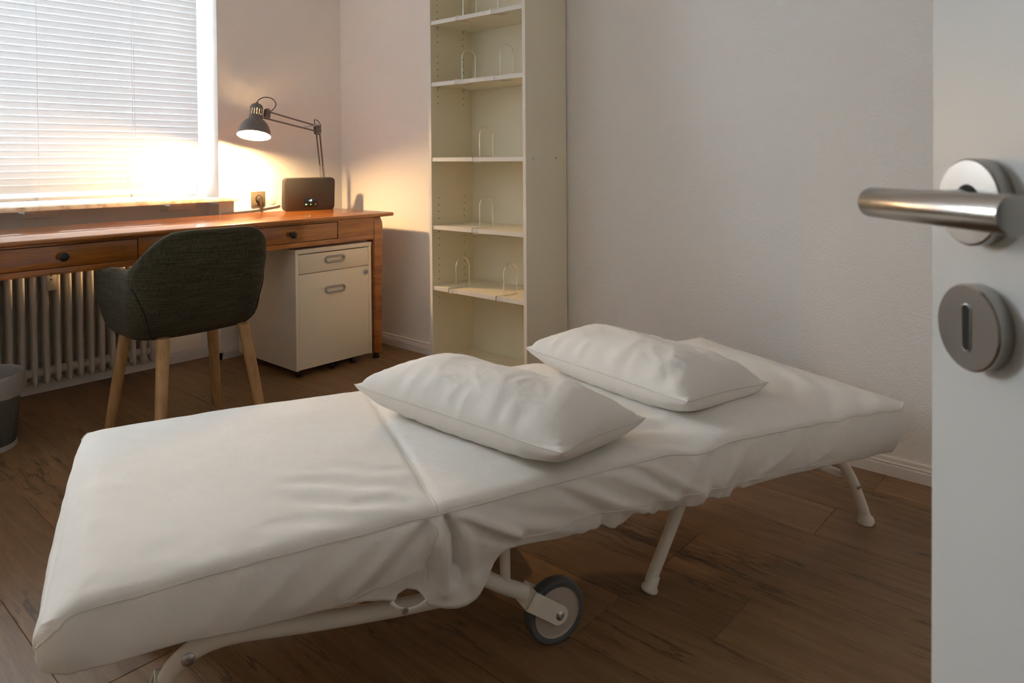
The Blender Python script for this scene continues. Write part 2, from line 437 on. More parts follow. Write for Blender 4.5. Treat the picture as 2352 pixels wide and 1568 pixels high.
# door casing
tr = MB(); tr.box(DX0-.07, DX0, YF-.13, YF+.012, 0, DZ+.07, .003); tr.box(DX1, DX1+.07, YF-.13, YF+.012, 0, DZ+.07, .003); tr.box(DX0, DX1, YF-.13, YF+.012, DZ, DZ+.07, .003)
struct('trim_1', tr, TRIM, 'white casing around the doorway', 'door frame')

# ------------------------------------------------------------------ window, sill
win = thing('window_1', 'white window behind the venetian blind with a marble sill', 'window', (XW-.24, (WY0+WY1)/2, WZ0), kind='structure')
fx0, fx1 = -3.965, -3.905
wfm = MB(); t = .055
wfm.box(fx0, fx1, WY0, WY1, WZ0, WZ0+t, .004); wfm.box(fx0, fx1, WY0, WY1, WZ1-t, WZ1, .004)
wfm.box(fx0, fx1, WY0, WY0+.03, WZ0+t, WZ1-t, .004); wfm.box(fx0, fx1, WY1-.03, WY1, WZ0+t, WZ1-t, .004)
wfm.build('frame', FRAMEW, win)
MY = .52
for (a, b) in ((WY0+.03, MY-.02), (MY+.02, WY1-.03)):
    sm = MB(); w = .04
    sm.box(fx0+.006, fx1+.012, a, a+w, WZ0+t, WZ1-t, .004); sm.box(fx0+.006, fx1+.012, b-w, b, WZ0+t, WZ1-t, .004)
    sm.box(fx0+.006, fx1+.012, a+w, b-w, WZ0+t, WZ0+t+w, .004); sm.box(fx0+.006, fx1+.012, a+w, b-w, WZ1-t-w, WZ1-t, .004)
    s_ = sm.build('sash', FRAMEW, win)
    MB().box(-3.936, -3.932, a+w, b-w, WZ0+t+w, WZ1-t-w).build('pane', GLASS, s_)
MB().box(fx0, fx1, MY-.02, MY+.02, WZ0+t, WZ1-t).build('mullion', FRAMEW, win)
MB().box(fx0+.012, fx1+.004, WY0+.07, MY-.06, WZ0+t+.04, 1.26, .004).build('light_block_panel', FRAMEW, win)  # unseen panel added to keep low window light from under the bed
sl = MB(); sl.box(-3.905, XW, WY0, WY1, .832, .852, .002); sl.box(XW, -3.60, WY0-.08, 1.897, .832, .852, .003)
sl.build('sill', STONE, win)
for yy in (.55, 1.075, 1.70):
    pl = [(0, 0), (.10, 0), (.10, -.012), (.075, -.035), (0, -.045)]
    MB().prism(pl, yy-.13, yy, lambda d, h, a: (XN+d, a, .832+h)).build('sill_bracket', WALL, win)

# ------------------------------------------------------------------ venetian blind
BX, BY0, BY1 = -3.80, .47, 1.774
bl = thing('venetian_blind', 'white venetian blind lowered and closed in the window', 'blind', (BX, (BY0+BY1)/2, .868))
PIT = .0315; NS = 41; zb0 = .905
mbx = MB()
rows = []
for j in range(7):
    a = (j/6-.5)*.035; bow = .0022*(1-(2*j/6-1)**2)
    rows.append([(bow, BY0-(BY0+BY1)/2, a), (bow, BY1-(BY0+BY1)/2, a)])
slat = MB(); slat.grid(rows); 
sm0 = slat.mesh('slat', fix=False)
sm0.materials.append(SLAT)
random.seed(2)
for i in range(NS):
    o = bpy.data.objects.new('slat', sm0); C.objects.link(o); o.parent = bl; WM[o.name] = wm(bl)
    o.location = (0, 0, zb0+PIT*i-.868+.0165); o.rotation_euler = (random.uniform(-.0008, .0008), R(6+random.uniform(-1.0, 1.0)), 0)
MB().box(BX-.014, BX+.014, BY0, BY1, .868, .885, .003).build('bottom_rail', FRAMEW, bl)
MB().box(BX-.02, BX+.02, BY0, BY1, zb0+PIT*NS+.004, zb0+PIT*NS+.04, .003).build('head_rail', FRAMEW, bl)
for yy in (.62, 1.03, 1.437):
    MB().tube([(BX+.0195, yy, .880), (BX+.0195, yy, zb0+PIT*NS+.01)], .0011, 6).build('ladder_cord', FRAMEW, bl)
    MB().box(BX+.012, BX+.0195, yy-.008, yy+.008, .870, .884, .002).build('cord_clip', FRAMEW, bl)
MB().tube([(BX+.024, 1.452, .90), (BX+.022, 1.447, 1.2), (BX+.021, 1.445, zb0+PIT*NS+.01)], .0010, 6).build('pull_cord', FRAMEW, bl)

# ------------------------------------------------------------------ radiator
rad = thing('radiator', 'cream ribbed radiator in the niche under the window', 'radiator', (-3.715, 1.1, .045))
rc = MB()
for zz_ in (0,):
    secs = [(.048, .003, .028), (.056, .0075, .034), (.075, .0125, .037), (.62, .0125, .037), (.634, .0075, .034), (.642, .003, .028)]
    rows = []
    for z, hy, hx in secs:
        rr_ = []
        for kk in range(24):
            w = 2*math.pi*kk/24; cx_ = math.cos(w); cy_ = math.sin(w)
            rr_.append((-3.720+hx*math.copysign(abs(cx_)**.55, cx_), hy*math.copysign(abs(cy_)**.75, cy_), z))
        rows.append(rr_)
    rc.grid(rows, True); rc.f.append(tuple(range(24))); rc.f.append(tuple(range(5*24, 6*24)))
for zz in (.105, .585):
    rc.tube([(-3.72, -.0228, zz), (-3.72, -.012, zz), (-3.72, 0, zz), (-3.72, .012, zz), (-3.72, .0228, zz)], [.021, .021, .024, .021, .021], 14)
rm = rc.mesh('column', Matrix.Translation((-3.715, 1.1, .045)).inverted() @ Matrix.Translation((0, 1.1, 0))); rm.materials.append(RADM)
NR = 21
for i in range(NR):
    o = bpy.data.objects.new('column', rm); C.objects.link(o); o.parent = rad; WM[o.name] = wm(rad)
    o.location = (0, 1.485-.0460*i-1.1, 0)
# heat meter and its bracket, valve
hm = MB(); hm.box(-3.684, -3.672, 1.020, 1.062, .470, .58, .003)
h_ = hm.build('heat_meter', CABLEW, rad)
MB().box(-3.6725, -3.6712, 1.037, 1.044, .535, .57, .0005).build('slot', BLACK, h_)
MB().lathe([(.0001, 0), (.004, 0), (.004, .0012), (.0001, .0012)], 12, frame_T((-3.6725, 1.0405, .52), (1, 0, 0))).build('eyelet', KNOB, h_)
MB().box(-3.684, -3.674, 1.070, 1.104, .556, .568, .001).build('name_plate', CABLEW, rad)
MB().tube([(-3.72, 1.505, .105), (-3.72, 1.545, .105), (-3.745, 1.56, .105), (-3.77, 1.56, .105)], .009, 10).build('pipe', RADM, rad)
MB().tube([(-3.683, 1.372, .085), (-3.664, 1.372, .085)], [.008, .008], 12).build('drain_plug', RADM, rad)

# ------------------------------------------------------------------ desk
dk = thing('desk', 'long honey-brown pine desk under the window with inset drawers', 'desk', (-3.29, 1.37, 0))
TZ = .766
MB().box(-3.585, -2.998, .28, 2.447, .7465, TZ, .0075, seg=3).build('desk_top', PINE, dk)
ap = MB()
FX = -3.028
ap.box(-3.075, FX, .385, 2.335, .629, .6525, .0015)                         # bottom rail
ap.box(-3.075, FX, .385, 2.335, .738, .7465)                                 # top rail
dr = [(.625, 1.164), (1.592, 2.112)]
ap.box(-3.075, FX, .385, .6235, .6525, .738); ap.box(-3.075, FX, 1.1655, 1.5905, .6525, .738, .0008); ap.box(-3.075, FX, 2.1135, 2.335, .6525, .738)
ap.box(-3.55, -3.52, .385, 2.335, .629, .7465)
ap.build('apron', PINE, dk)
MB().box(-3.53, -3.06, 2.362, 2.384, .640, .7465).build('side_apron', PINE, dk)
MB().box(-3.53, -3.06, .335, .357, .640, .7465).build('side_apron', PINE, dk)
for a, b in dr:
    MB().box(-3.36, -3.079, a+.004, b-.004, .655, .735).build('drawer_gap_shade', BLACK, dk)  # solid black block, paints the shade seen through the drawer gaps
    d_ = MB().box(-3.077, FX-.0012, a+.0018, b-.0018, .6545, .7352, .0012).build('drawer', PINE, dk)
    kn = MB(); kn.lathe([(.0001, 0), (.010, 0), (.0085, .006), (.008, .012), (.0125, .017), (.0165, .021), (.0172, .025), (.014, .029), (.008, .031), (.0001, .0315)], 20, frame_T((FX-.001, (a+b)/2, .694), (1, 0, 0)))
    kn.build('knob', KNOB, d_)
def leg(xc, yc, sx, sy):
    # lofted square leg: wide block at the top, waist, taper to the foot
    secs = [(.030, .021, .002), (.036, .0235, .002), (.2, .025, .001), (.4, .0275, .0), (.52, .030, .0), (.60, .0325, .0), (.66, .0325, .0), (.715, .0315, -.001), (.74, .028, -.004), (.7465, .026, -.005)]
    rows = []
    for z, h, sh in secs:
        c = .006
        pts = []
        for ang in range(4):
            qx, qy = ((1, -1), (1, 1), (-1, 1), (-1, -1))[ang]
            if ang % 2 == 0: pts += [(xc+qx*(h-c), yc+qy*h, z), (xc+qx*h, yc+qy*(h-c), z)]
            else: pts += [(xc+qx*h, yc+qy*(h-c), z), (xc+qx*(h-c), yc+qy*h, z)]
        rows.append([(p[0]+sx*sh, p[1]+sy*sh, p[2]) for p in pts])
    mb = MB(); mb.grid(rows, True); n = 8
    mb.f.append(tuple(range(n))); mb.f.append(tuple(range((len(secs)-1)*n, len(secs)*n)))
    o = mb.build('leg', PINE, dk, sharp=25)
    MB().lathe([(.0001, .030), (.014, .030), (.014, .010), (.019, .009), (.019, 0), (.0001, 0)], 16, Matrix.Translation((xc, yc, 0))).build('foot_pad', RUBBER, o)
for xc in (-3.056, -3.545):
    for yc, sy in ((2.3625, 1), (.36, -1)): leg(xc, yc, 1, sy)

# ------------------------------------------------------------------ drawer unit on castors
cb = thing('drawer_unit', 'white two-drawer filing unit on castors under the desk end', 'drawer unit', (-3.31, 2.10, 0))
CX0, CX1, CY0, CY1, CZ0, CZ1 = -3.585, -3.036, 1.876, 2.322, .036, .617
ca = MB(); th = .017
ca.box(CX0, CX1, CY0, CY0+th, CZ0, CZ1-.022, .001); ca.box(CX0, CX1, CY1-th, CY1, CZ0, CZ1-.022, .001)
ca.box(CX0, CX1-.02, CY0+th, CY1-th, CZ0, CZ0+.016); ca.box(CX0, CX0+.01, CY0+th, CY1-th, CZ0, CZ1-.022)
ca.build('carcass', CABM, cb)
MB().box(CX0-.002, CX1+.002, CY0-.001, CY1+.001, CZ1-.0215, CZ1, .0012).build('top_panel', CABM, cb)
MB().box(CX0+.02, CX1-.022, CY0+th+.002, CY1-th-.002, CZ0+.02, CZ1-.026).build('unit_gap_shade', BLACK, cb)  # black filler block, shade of the unit's inside put in as colour
zs = CZ1-.0245
def handle(yc, zc, parent):
    mb = MB(); hw, hr = .055, .0138
    pts = []
    for kk in range(24):
        w = 2*math.pi*kk/24
        cyy = (hw-hr)*(1 if math.cos(w) > 0 else -1)
        pts.append((CX1+.004, yc+cyy+hr*math.cos(w), zc+hr*math.sin(w)))
    mb.tube(pts, .0052, 10, closed=True); mb.build('handle', GREYP, parent)
fr1 = MB().box(CX1-.018, CX1-.001, CY0+th+.0015, CY1-th-.0015, .4985, zs-.002, .001).build('drawer_front', CABM, cb)
handle(2.098, .5545, fr1)
fr2 = MB().box(CX1-.018, CX1-.001, CY0+th+.0015, CY1-th-.0015, CZ0+.002, .4955, .001).build('drawer_front', CABM, cb)
handle(2.098, .404, fr2)
lk = MB().lathe([(.0001, 0), (.0155, 0), (.0155, .003), (.014, .0045), (.0001, .0045)], 20, frame_T((CX1-.001, 2.286, .463), (1, 0, 0))).build('lock', GREYP, fr2)
for q in (-.0045, 0, .0045): MB().box(CX1+.0032, CX1+.0042, 2.286+q-.001, 2.286+q+.001, .459, .467).build('dial_slot', BLACK, lk)
for (xx, yy) in ((-3.065, 1.905), (-3.065, 2.093), (-3.065, 2.225), (-3.53, 1.91), (-3.53, 2.29)):
    w_ = MB().lathe([(.006, -.011), (.015, -.011), (.017, -.009), (.017, -.002), (.0135, -.001), (.0135, .001), (.017, .002), (.017, .009), (.015, .011), (.006, .011)], 22, frame_T((xx, yy, .017), (.35, 1, 0)), True, True).build('castor', RUBBER, cb)
    MB().box(xx-.012, xx+.012, yy-.008, yy+.008, .026, .036, .001).build('castor_plate', RUBBER, w_)

# ------------------------------------------------------------------ bookcase and bookends
SX0, SX1, SY0, SY1 = -2.553, -1.952, 2.297, 2.577
bc = thing('bookcase', 'tall narrow cream-white bookcase against the back wall', 'bookcase', ((SX0+SX1)/2, (SY0+SY1)/2, 0))
BH = 2.02; PT = .0165
for xa in (SX0, SX1-PT):
    p_ = MB().box(xa, xa+PT, SY0+.001, SY1, 0, BH).build('side_panel', BOOKM, bc)
    MB().box(xa, xa+PT, SY0, SY0+.001, 0, BH).build('edge_band', BOOKE, p_)
MB().box(SX0+PT, SX1-PT, SY1-.006, SY1-.003, .03, BH).build('back_panel', BOOKB, bc)
MB().box(SX0+PT, SX1-PT, SY0+.004, SY1-.006, BH-.019, BH).build('top_panel', BOOKM, bc)
MB().box(SX0+PT, SX1-PT, SY0+.004, SY1-.006, .0745, .093).build('bottom_panel', BOOKM, bc)
MB().box(SX0+PT, SX1-PT, SY0+.03, SY0+.045, 0, .0745).build('plinth', BOOKM, bc)
SHZ = [1.694, 1.406, 1.053, .733, .4455]
for z in SHZ:
    s_ = MB().box(SX0+PT+.001, SX1-PT-.001, SY0+.005, SY1-.008, z-.0185, z).build('shelf', BOOKM, bc)
    MB().box(SX0+PT+.001, SX1-PT-.001, SY0+.004, SY0+.005, z-.0185, z).build('edge_band', BOOKE, s_)
pr = SX0+PT
groups = [(1.71, 4), (1.63, 3), (1.51, 4), (1.37, 3), (.86, 4), (.70, 4), (.58, 4), (.42, 3)]
hm_ = MB()
for zt, n in ((1.775, 4), (1.665, 3), (1.535, 4), (1.375, 3), (.86, 4), (.70, 3), (.572, 4), (.418, 3)):
    for q in range(n):
        for yy in (SY0+.045, SY0+.215):
            hm_.lathe([(.0001, 0), (.0026, 0), (.0026, .0005), (.0001, .0005)], 8, frame_T((pr, yy, zt-.032*q), (1, 0, 0)))
ph = hm_.build('peg_hole', BLACK, bc); ph['kind'] = 'stuff'
for zt in (1.046,):
    for yy in (2.348, 2.504):
        sw = MB().lathe([(.0001, 0), (.0052, 0), (.0048, .0012), (.002, .0018), (.0001, .0010)], 16, frame_T((SX1, yy, zt), (1, 0, 0))).build('screw', ZINC, bc)
for z in SHZ[:3]:
    for yy in (SY0+.045, SY0+.215):
        MB().tube([(pr, yy, z-.021), (pr+.010, yy, z-.021)], .0025, 8).build('shelf_pin', ZINC, bc)

def bookend_mb():
    mb = MB(); r = .0023
    # origin: shelf front edge top, x = base rod; +y to the back
    loop = [(0, .015, .0028), (0, .015, .06), (0, .015, .098)]
    for kk in range(1, 12):
        w = math.pi*kk/12; loop.append((0, .058-.043*math.cos(w), .098+.043*math.sin(w)))
    loop += [(0, .101, .098), (0, .101, .05), (0, .101, .0028)]
    mb.tube(loop, r, 8)
    hk = bez([(0, .103, .0028), (0, .05, .0028), (-.018, -.004, .0028), (-.024, -.0075, .0005), (-.025, -.0075, -.010), (-.024, -.0065, -.0200), (-.018, 0, -.0218), (.004, .03, -.0216), (.03, .034, -.0216), (.05, .028, -.0216)], 5)
    mb.tube(hk, r, 8)
    return mb
proto = bookend_mb().mesh('bookend'); proto.materials.append(CHROME)
BE = [(-2.337, 1.694, 'left wire bookend on the topmost shelf in view of the bookcase'), (-2.121, 1.694, 'right wire bookend on the topmost shelf in view of the bookcase'),
      (-2.346, 1.406, 'left wire bookend on the second shelf from the top'), (-2.110, 1.406, 'right wire bookend on the second shelf from the top'),
      (-2.238, 1.053, 'single wire bookend on the eye-level shelf beside two screws'), (-2.242, .733, 'single wire bookend on the second lowest raised shelf'),
      (-2.398, .4455, 'left wire bookend on the lowest raised shelf'), (-2.100, .4455, 'right wire bookend on the lowest raised shelf')]
for x, z, lb in BE:
    o = bpy.data.objects.new('bookend', proto); C.objects.link(o); o.location = (x, SY0+.005, z)
    tag(o, lb, 'bookend', 'wire bookends in the bookcase')

# ------------------------------------------------------------------ wall socket, plug, cover, cable
sk = thing('wall_socket', 'dark square wall socket above the desk beside the window', 'socket', (XW, 2.035, .833))
MB().box(XW, XW+.009, 1.994, 2.076, .792, .874, .003).build('frame', SOCKET, sk)
ins = MB(); ins.box(XW+.009, XW+.0115, 2.003, 2.067, .801, .865, .001)
iq = ins.build('insert', SOCKET, sk)
MB().lathe([(.0001, .0005), (.0195, .0005), (.0205, .0025), (.0215, .0005)], 24, frame_T((XW+.0113, 2.035, .834), (1, 0, 0))).build('well', PLUGM, iq)
pg = thing('power_plug', 'dark plug with a black cord hanging from the wall socket', 'plug', (XW+.012, 2.035, .834))
MB().lathe([(.0001, .0022), (.0165, .0022), (.018, .006), (.017, .016), (.012, .022), (.0001, .023)], 20, frame_T((XW+.0113, 2.035, .834), (1, 0, 0))).build('plug_head', PLUGM, pg)
MB().tube([(XW+.026, 2.035, .834), (XW+.03, 2.037, .815), (XW+.03, 2.039, .795)], [.011, .009, .0055], 10).build('grip', PLUGM, pg)
MB().tube(bez([(XW+.03, 2.039, .797), (XW+.031, 2.04, .775), (XW+.034, 2.041, .70), (XW+.036, 2.05, .6)], 5), .0033, 8).build('cord', RUBBER, pg)
tag(MB().lathe([(.0001, .0032), (.028, .0032), (.030, .002), (.0305, 0)], 32, frame_T((XW, 2.118, .827), (1, 0, 0))).build('blank_cover', WALL), 'round white blank cover on the wall right of the socket', 'cover plate')
tag(MB().tube(bez([(XW+.004, 1.83, .768), (XW+.004, 1.92, .772), (XW+.004, 2.02, .776), (XW+.004, 2.10, .785), (XW+.004, 2.148, .790), (XW+.004, 2.165, .797)], 5), .0038, 8).build('wall_cable', CABLEW), 'white cable running along the wall just above the desk', 'cable')

# ------------------------------------------------------------------ router
rx = math.atan2(.285, .06)
rt_ = thing('router', 'dark grey flat router with a small display on the desk', 'router', (-3.500, 2.250, TZ), rx-math.pi)
def rrect(w, h, r, n=6):
    out = []
    for cx_, cy_, a0 in ((w/2-r, h/2-r, 0), (-w/2+r, h/2-r, 90), (-w/2+r, -h/2+r, 180), (w/2-r, -h/2+r, 270)):
        for k in range(n+1):
            a = R(a0+90*k/n); out.append((cx_+r*math.cos(a), cy_+r*math.sin(a)))
    return out
def plate(mb, w, h, r, y0, y1, zc, xc=0, bev=.004, T=None):
    # rounded plate in the x-z plane, y0 (front, negative) .. y1
    rows = []
    for yy, ins in ((y0, bev), (y0+bev*.35, bev*.3), (y0+bev, 0), (y1-bev, 0), (y1-bev*.35, bev*.3), (y1, bev)):
        rows.append([(xc+p[0]*(w-2*ins)/w, yy, zc+p[1]*(h-2*ins)/h) for p in rrect(w, h, r)])
    n = len(rows[0]); base = MB(); base.grid(rows, True)
    base.f.append(tuple(range(n))); base.f.append(tuple(range(5*n, 6*n)))
    mb.add(base.v, base.f, T)
TL = Matrix.Rotation(R(-4), 4, 'X')
# local axes: x along the face, face looks to +y (towards the room)
m_ = MB(); plate(m_, .290, .181, .022, -.022, .020, .0905, bev=.005, T=TL); m_.build('body', ROUTER, rt_, local=True)
m_ = MB(); plate(m_, .080, .050, .009, .019, .0208, .045, xc=-.006, bev=.0005, T=TL); ds = m_.build('display', mat('display_black', (.006, .008, .014), .2), rt_, local=True)
GRN = emit('green_light', (.1, 1, .25), 3.0); BLU = emit('blue_light', (.35, .65, 1), 2.2); DIM = mat('dim_icon', (.10, .11, .12), .5)
for xx, zz, m, ww, hh in ((.022, .035, GRN, .009, .006), (-.004, .035, GRN, .005, .005)):
    m_ = MB(); plate(m_, ww, hh, .002, .0206, .0214, zz, xc=xx, bev=.0003, T=TL); m_.build('indicator', m, ds, local=True)
m_ = MB(); plate(m_, .010, .010, .003, .0206, .0211, .035, xc=-.032, bev=.0003, T=TL); m_.build('icon', DIM, ds, local=True)
m_ = MB()
m_.box(.002, .007, .0206, .0212, .0555, .0572, T=TL)
m_.tube([(-.003+.0042*math.cos(w), .0209, .0563+.0042*math.sin(w)) for w in [2*math.pi*k/14 for k in range(14)]], .0009, 6, closed=True, T=TL)
m_.box(-.0085, -.0068, .0206, .0212, .0525, .0645, T=TL); m_.box(-.012, -.0085, .0206, .0212, .0555, .057, T=TL)
m_.build('display_sign', BLU, ds, local=True)

# ------------------------------------------------------------------ desk lamp
HX = -3.43
dl = thing('desk_lamp', 'dark metal architect desk lamp, lit, at the desk corner', 'lamp', (-3.535, 2.39, TZ))
base = Vector((-3.548, 2.389, .78)); elbow = Vector((-3.54, 2.342, 1.209)); hj = Vector((-3.44, 1.968, 1.281))
mb = MB(); mb.lathe([(.0001, 0), (.038, 0), (.040, .004), (.037, .014), (.014, .02), (.009, .03), (.008, .06), (.0001, .06)], 24, Matrix.Translation((-3.535, 2.39, TZ))); mb.build('base', LAMPM, dl)
dirl = (elbow-base).normalized(); side = Vector((0, 1, .08)).normalized()
for s, nm in ((-1, 'lower_arm'), (1, 'lower_arm')):
    MB().tube([base+Vector((0, s*.010, .03)), elbow+Vector((0, s*.010, .012*s))], .0046, 8).build(nm, LAMPM, dl)
du = (hj-elbow).normalized()
for s in (-1, 1):
    off = Vector((0, .004*s, .0185*s))
    MB().tube([elbow+off*.8+Vector((0, 0, .012)), hj+off], .0044, 8).build('upper_arm', LAMPM, dl)
el = MB()
for xx in (-.009, .009):
    el.prism([(-.018, -.018), (.012, -.022), (.018, .005), (.012, .030), (-.012, .040), (-.022, .02)], xx-.001, xx+.001, lambda a, b, c: (elbow.x+c, elbow.y+a, elbow.z+b))
eo = el.build('elbow_joint', LAMPM, dl)
for a, b in ((-.008, -.012), (.006, -.015), (.008, .012), (-.01, .03)):
    MB().tube([(elbow.x-.012, elbow.y+a, elbow.z+b), (elbow.x+.012, elbow.y+a, elbow.z+b)], .0028, 8).build('rivet', ZINC, eo)
MB().tube([elbow+Vector((.012, -.005, .034)), elbow+du*.125+Vector((.012, 0, -.006))], .0036, 8).build('spring', ZINC, dl)
for s in (-1, 1):
    MB().tube([base+dirl*.06+Vector((.011, s*.012-.004, 0)), base+dirl*.235+Vector((.011, s*.012-.002, 0))], .0042, 8).build('spring', ZINC, dl)
hb = MB()
for xx in (-.010, .010):
    hb.prism([(-.016, -.018), (.014, -.024), (.018, .02), (.008, .034), (-.006, .03)], xx-.0012, xx+.0012, lambda a, b, c: (hj.x+c, hj.y+a, hj.z+b))
ho = hb.build('head_joint', LAMPM, dl)
for a, b in ((-.006, -.012), (.010, -.016), (.008, .024)):
    MB().tube([(hj.x-.014, hj.y+a, hj.z+b), (hj.x+.014, hj.y+a, hj.z+b)], .003, 8).build('rivet', ZINC, ho)
A = Vector((-.20, .225, .97)).normalized(); rim = Vector((HX, 1.890, 1.1715))
MB().tube([hj+Vector((0, -.012, -.012)), rim+A*.108+Vector((0, .028, 0))], .005, 8).build('head_bolt', ZINC, dl)
LSC = .90
TS = frame_T(rim, A) @ Matrix.Scale(LSC, 4)
outer = [(.092, 0), (.0925, .004), (.091, .016), (.086, .036), (.077, .058), (.064, .078), (.050, .092), (.040, .099), (.037, .104)]
MB().lathe(outer+[(.0355, .104), (.039, .0975), (.049, .0905), (.063, .0765), (.076, .0565), (.085, .035), (.090, .015), (.0912, .002), (.092, 0)], 48, TS).build('shade', LAMPM, dl)
MB().lathe([(.0905, .002), (.089, .016), (.084, .0355), (.075, .057), (.062, .0765), (.048, .0900), (.036, .0975), (.0135, .098)], 48, TS).build('reflector', LAMPW, dl)
cp = MB(); cp.lathe([(.0385, .098), (.0385, .120), (.036, .122)], 40, TS)
for k in range(16):
    a0 = 2*math.pi*k/16
    for rr_ in (0,):
        cp.prism([(a0, .120), (a0+.335, .120), (a0+.335, .156), (a0, .156)], .0345, .036, lambda a, h, r: tuple(TS @ Vector((r*math.cos(a), r*math.sin(a), h))))
cp.lathe([(.0345, .155), (.036, .156), (.036, .168), (.033, .180), (.026, .188), (.012, .191), (.0001, .191)], 40, TS)
cp.build('cap', LAMPM, dl)
MB().lathe([(.0001, .187), (.009, .187), (.009, .200), (.006, .203), (.0001, .203)], 14, TS).build('cord_gland', LAMPM, dl)
MB().lathe([(.0001, -.010), (.012, -.008), (.022, .002), (.0265, .016), (.0225, .036), (.014, .064), (.0125, .097), (.0001, .097)], 24, TS).build('bulb', LAMP_LIGHT, dl)
top = rim+A*.200*LSC
MB().tube(bez([top, top+Vector((0, .012, .018)), top+Vector((0, .045, .031)), top+Vector((0, .085, .026)), top+Vector((0, .108, .0)), top+Vector((0, .092, -.03)), top+Vector((.01, .062, -.042)), hj+Vector((0, .004, .03))], 6), .0024, 8).build('cord', RUBBER, dl)
MB().tube(bez([elbow+Vector((0, -.02, .04)), elbow+Vector((0, -.02, .062)), elbow+Vector((0, 0, .058)), elbow+Vector((0, .018, .035)), elbow+Vector((0, .018, .012))], 5), .0022, 8).build('cord', RUBBER, dl)

# ------------------------------------------------------------------ waste basket
bk = thing('waste_basket', 'wire mesh waste basket with a plastic bag liner by the radiator', 'waste basket', (-3.185, .675, 0))
Tb = Matrix.Translation((-3.185, .675, 0))
MB().lathe([(.098, .012), (.101, .02), (.118, .20), (.124, .262)], 48, Tb).build('mesh_wall', MESH, bk)
MB().lathe([(.0001, .004), (.098, .004), (.103, 0), (.105, .003), (.103, .018), (.099, .019), (.0001, .012)], 48, Tb).build('base_ring', GREYP, bk)
rows = []
for i, (r, z) in enumerate([(.085, .02), (.10, .10), (.115, .2), (.121, .255), (.124, .270), (.1275, .274), (.1305, .268), (.131, .245), (.1305, .215), (.129, .196)]):
    rw = []
    for k in range(72):
        w = 2*math.pi*k/72
        dr_ = .0035*noise.noise(Vector((math.cos(w)*5, math.sin(w)*5, z*14))) + .0015*math.sin(w*19+z*60)*(1 if i > 4 else .3)
        dz = .008*noise.noise(Vector((math.cos(w)*2.5, math.sin(w)*2.5, 3+i*.2)))*(1 if i > 5 else .4)
        rw.append((-3.185+(r+dr_)*math.cos(w), .675+(r+dr_)*math.sin(w), z+dz))
    rows.append(rw)
g = MB(); g.grid(rows, True); g.build('bag_liner', BAG, bk, sharp=80)

# ------------------------------------------------------------------ chair
CC = Vector((-2.80, 1.25, 0))
ch = thing('tub_chair', 'dark green-grey fabric tub chair with beech legs at the desk', 'chair', CC)
def hw_(z): return interp([(.395, .205), (.405, .222), (.43, .237), (.47, .247), (.55, .256), (.66, .259), (.82, .249)], z)
def xr_(z): return interp([(.395, -2.70), (.405, -2.675), (.43, -2.645), (.47, -2.618), (.55, -2.585), (.66, -2.555), (.82, -2.528)], z)
def xf_(z): return interp([(.395, -2.90), (.43, -2.935), (.5, -2.97), (.58, -2.982), (.66, -2.980)], z)
NSIDE, NARC, NBK = 16, 14, 22
def outline(z):
    h, xr, xf = hw_(z), xr_(z), xf_(z); rc_ = .085+.05*sstep(.40, .56, z)
    out = []
    for i in range(NSIDE): out.append((xf+(xr-rc_-xf)*i/NSIDE, -h))
    for i in range(NARC): a = R(-90+90*i/NARC); out.append((xr-rc_+rc_*math.cos(a), -h+rc_+rc_*math.sin(a)))
    for i in range(NBK): yy = (-h+rc_)+(2*(h-rc_))*i/NBK; out.append((xr+.010*(1-(yy/(h-rc_))**2), yy))
    for i in range(NARC): a = R(90*i/NARC); out.append((xr-rc_+rc_*math.cos(a), h-rc_+rc_*math.sin(a)))
    for i in range(NSIDE+1): out.append((xr-rc_+(xf-xr+rc_)*i/NSIDE, h))
    return out
NU = 2*NSIDE+2*NARC+NBK+1
def normals(o):
    out = []
    for i in range(len(o)):
        a = o[max(i-1, 0)]; b = o[min(i+1, len(o)-1)]; dx, dy = b[0]-a[0], b[1]-a[1]; l = math.hypot(dx, dy) or 1
        out.append((dy/l, -dx/l))
    return out
mid = outline(.6)
def ztop(i):
    x, y = mid[i]
    q = sstep(-2.735, -2.565, x)                  # side rise towards the back
    inner = 1-sstep(.0, .6, abs(y)/.254)*.0
    if NSIDE+NARC*.75 <= i <= NU-1-NSIDE-NARC*.75: q = 1
    crown = .801-.024*(abs(y)/.24)**4
    front = .656-.022*sstep(-2.86, -3.02, -(-x)) if False else .658-.02*sstep(2.84, 3.02, -x)
    return front+(crown-front)*q
rows = []
cols = []
for i in range(NU):
    zt = ztop(i); th_ = .050; r_ = th_/2
    prof = []
    zsq = [.395, .405, .418, .435, .46, .49, .53, .57, .61, .65, .69, .73, .77]
    zo = [.395+(zt-r_-.395)*f for f in (0, .03, .07, .12, .19, .28, .38, .5, .62, .74, .86, 1.0)]
    for z in zo: prof.append((z, 0))
    for k in range(1, 8): a = math.pi*k/8; prof.append((zt-r_+r_*math.sin(a), r_-r_*math.cos(a)))
    for z in [zt-r_-(zt-r_-.45)*f for f in (0, .2, .4, .6, .8, 1.0)]: prof.append((z, th_))
    cols.append(prof)
onr = {}
def pt(i, z, off):
    o = outline(min(z, .82)); n = normals(o)[i] if False else onr.setdefault(i, normals(mid)[i])
    return Vector((o[i][0]-n[0]*off, o[i][1]+CC.y-n[1]*off, z))
ocache = {}
P = [[pt(i, z, off) for z, off in cols[i]] for i in range(NU)]
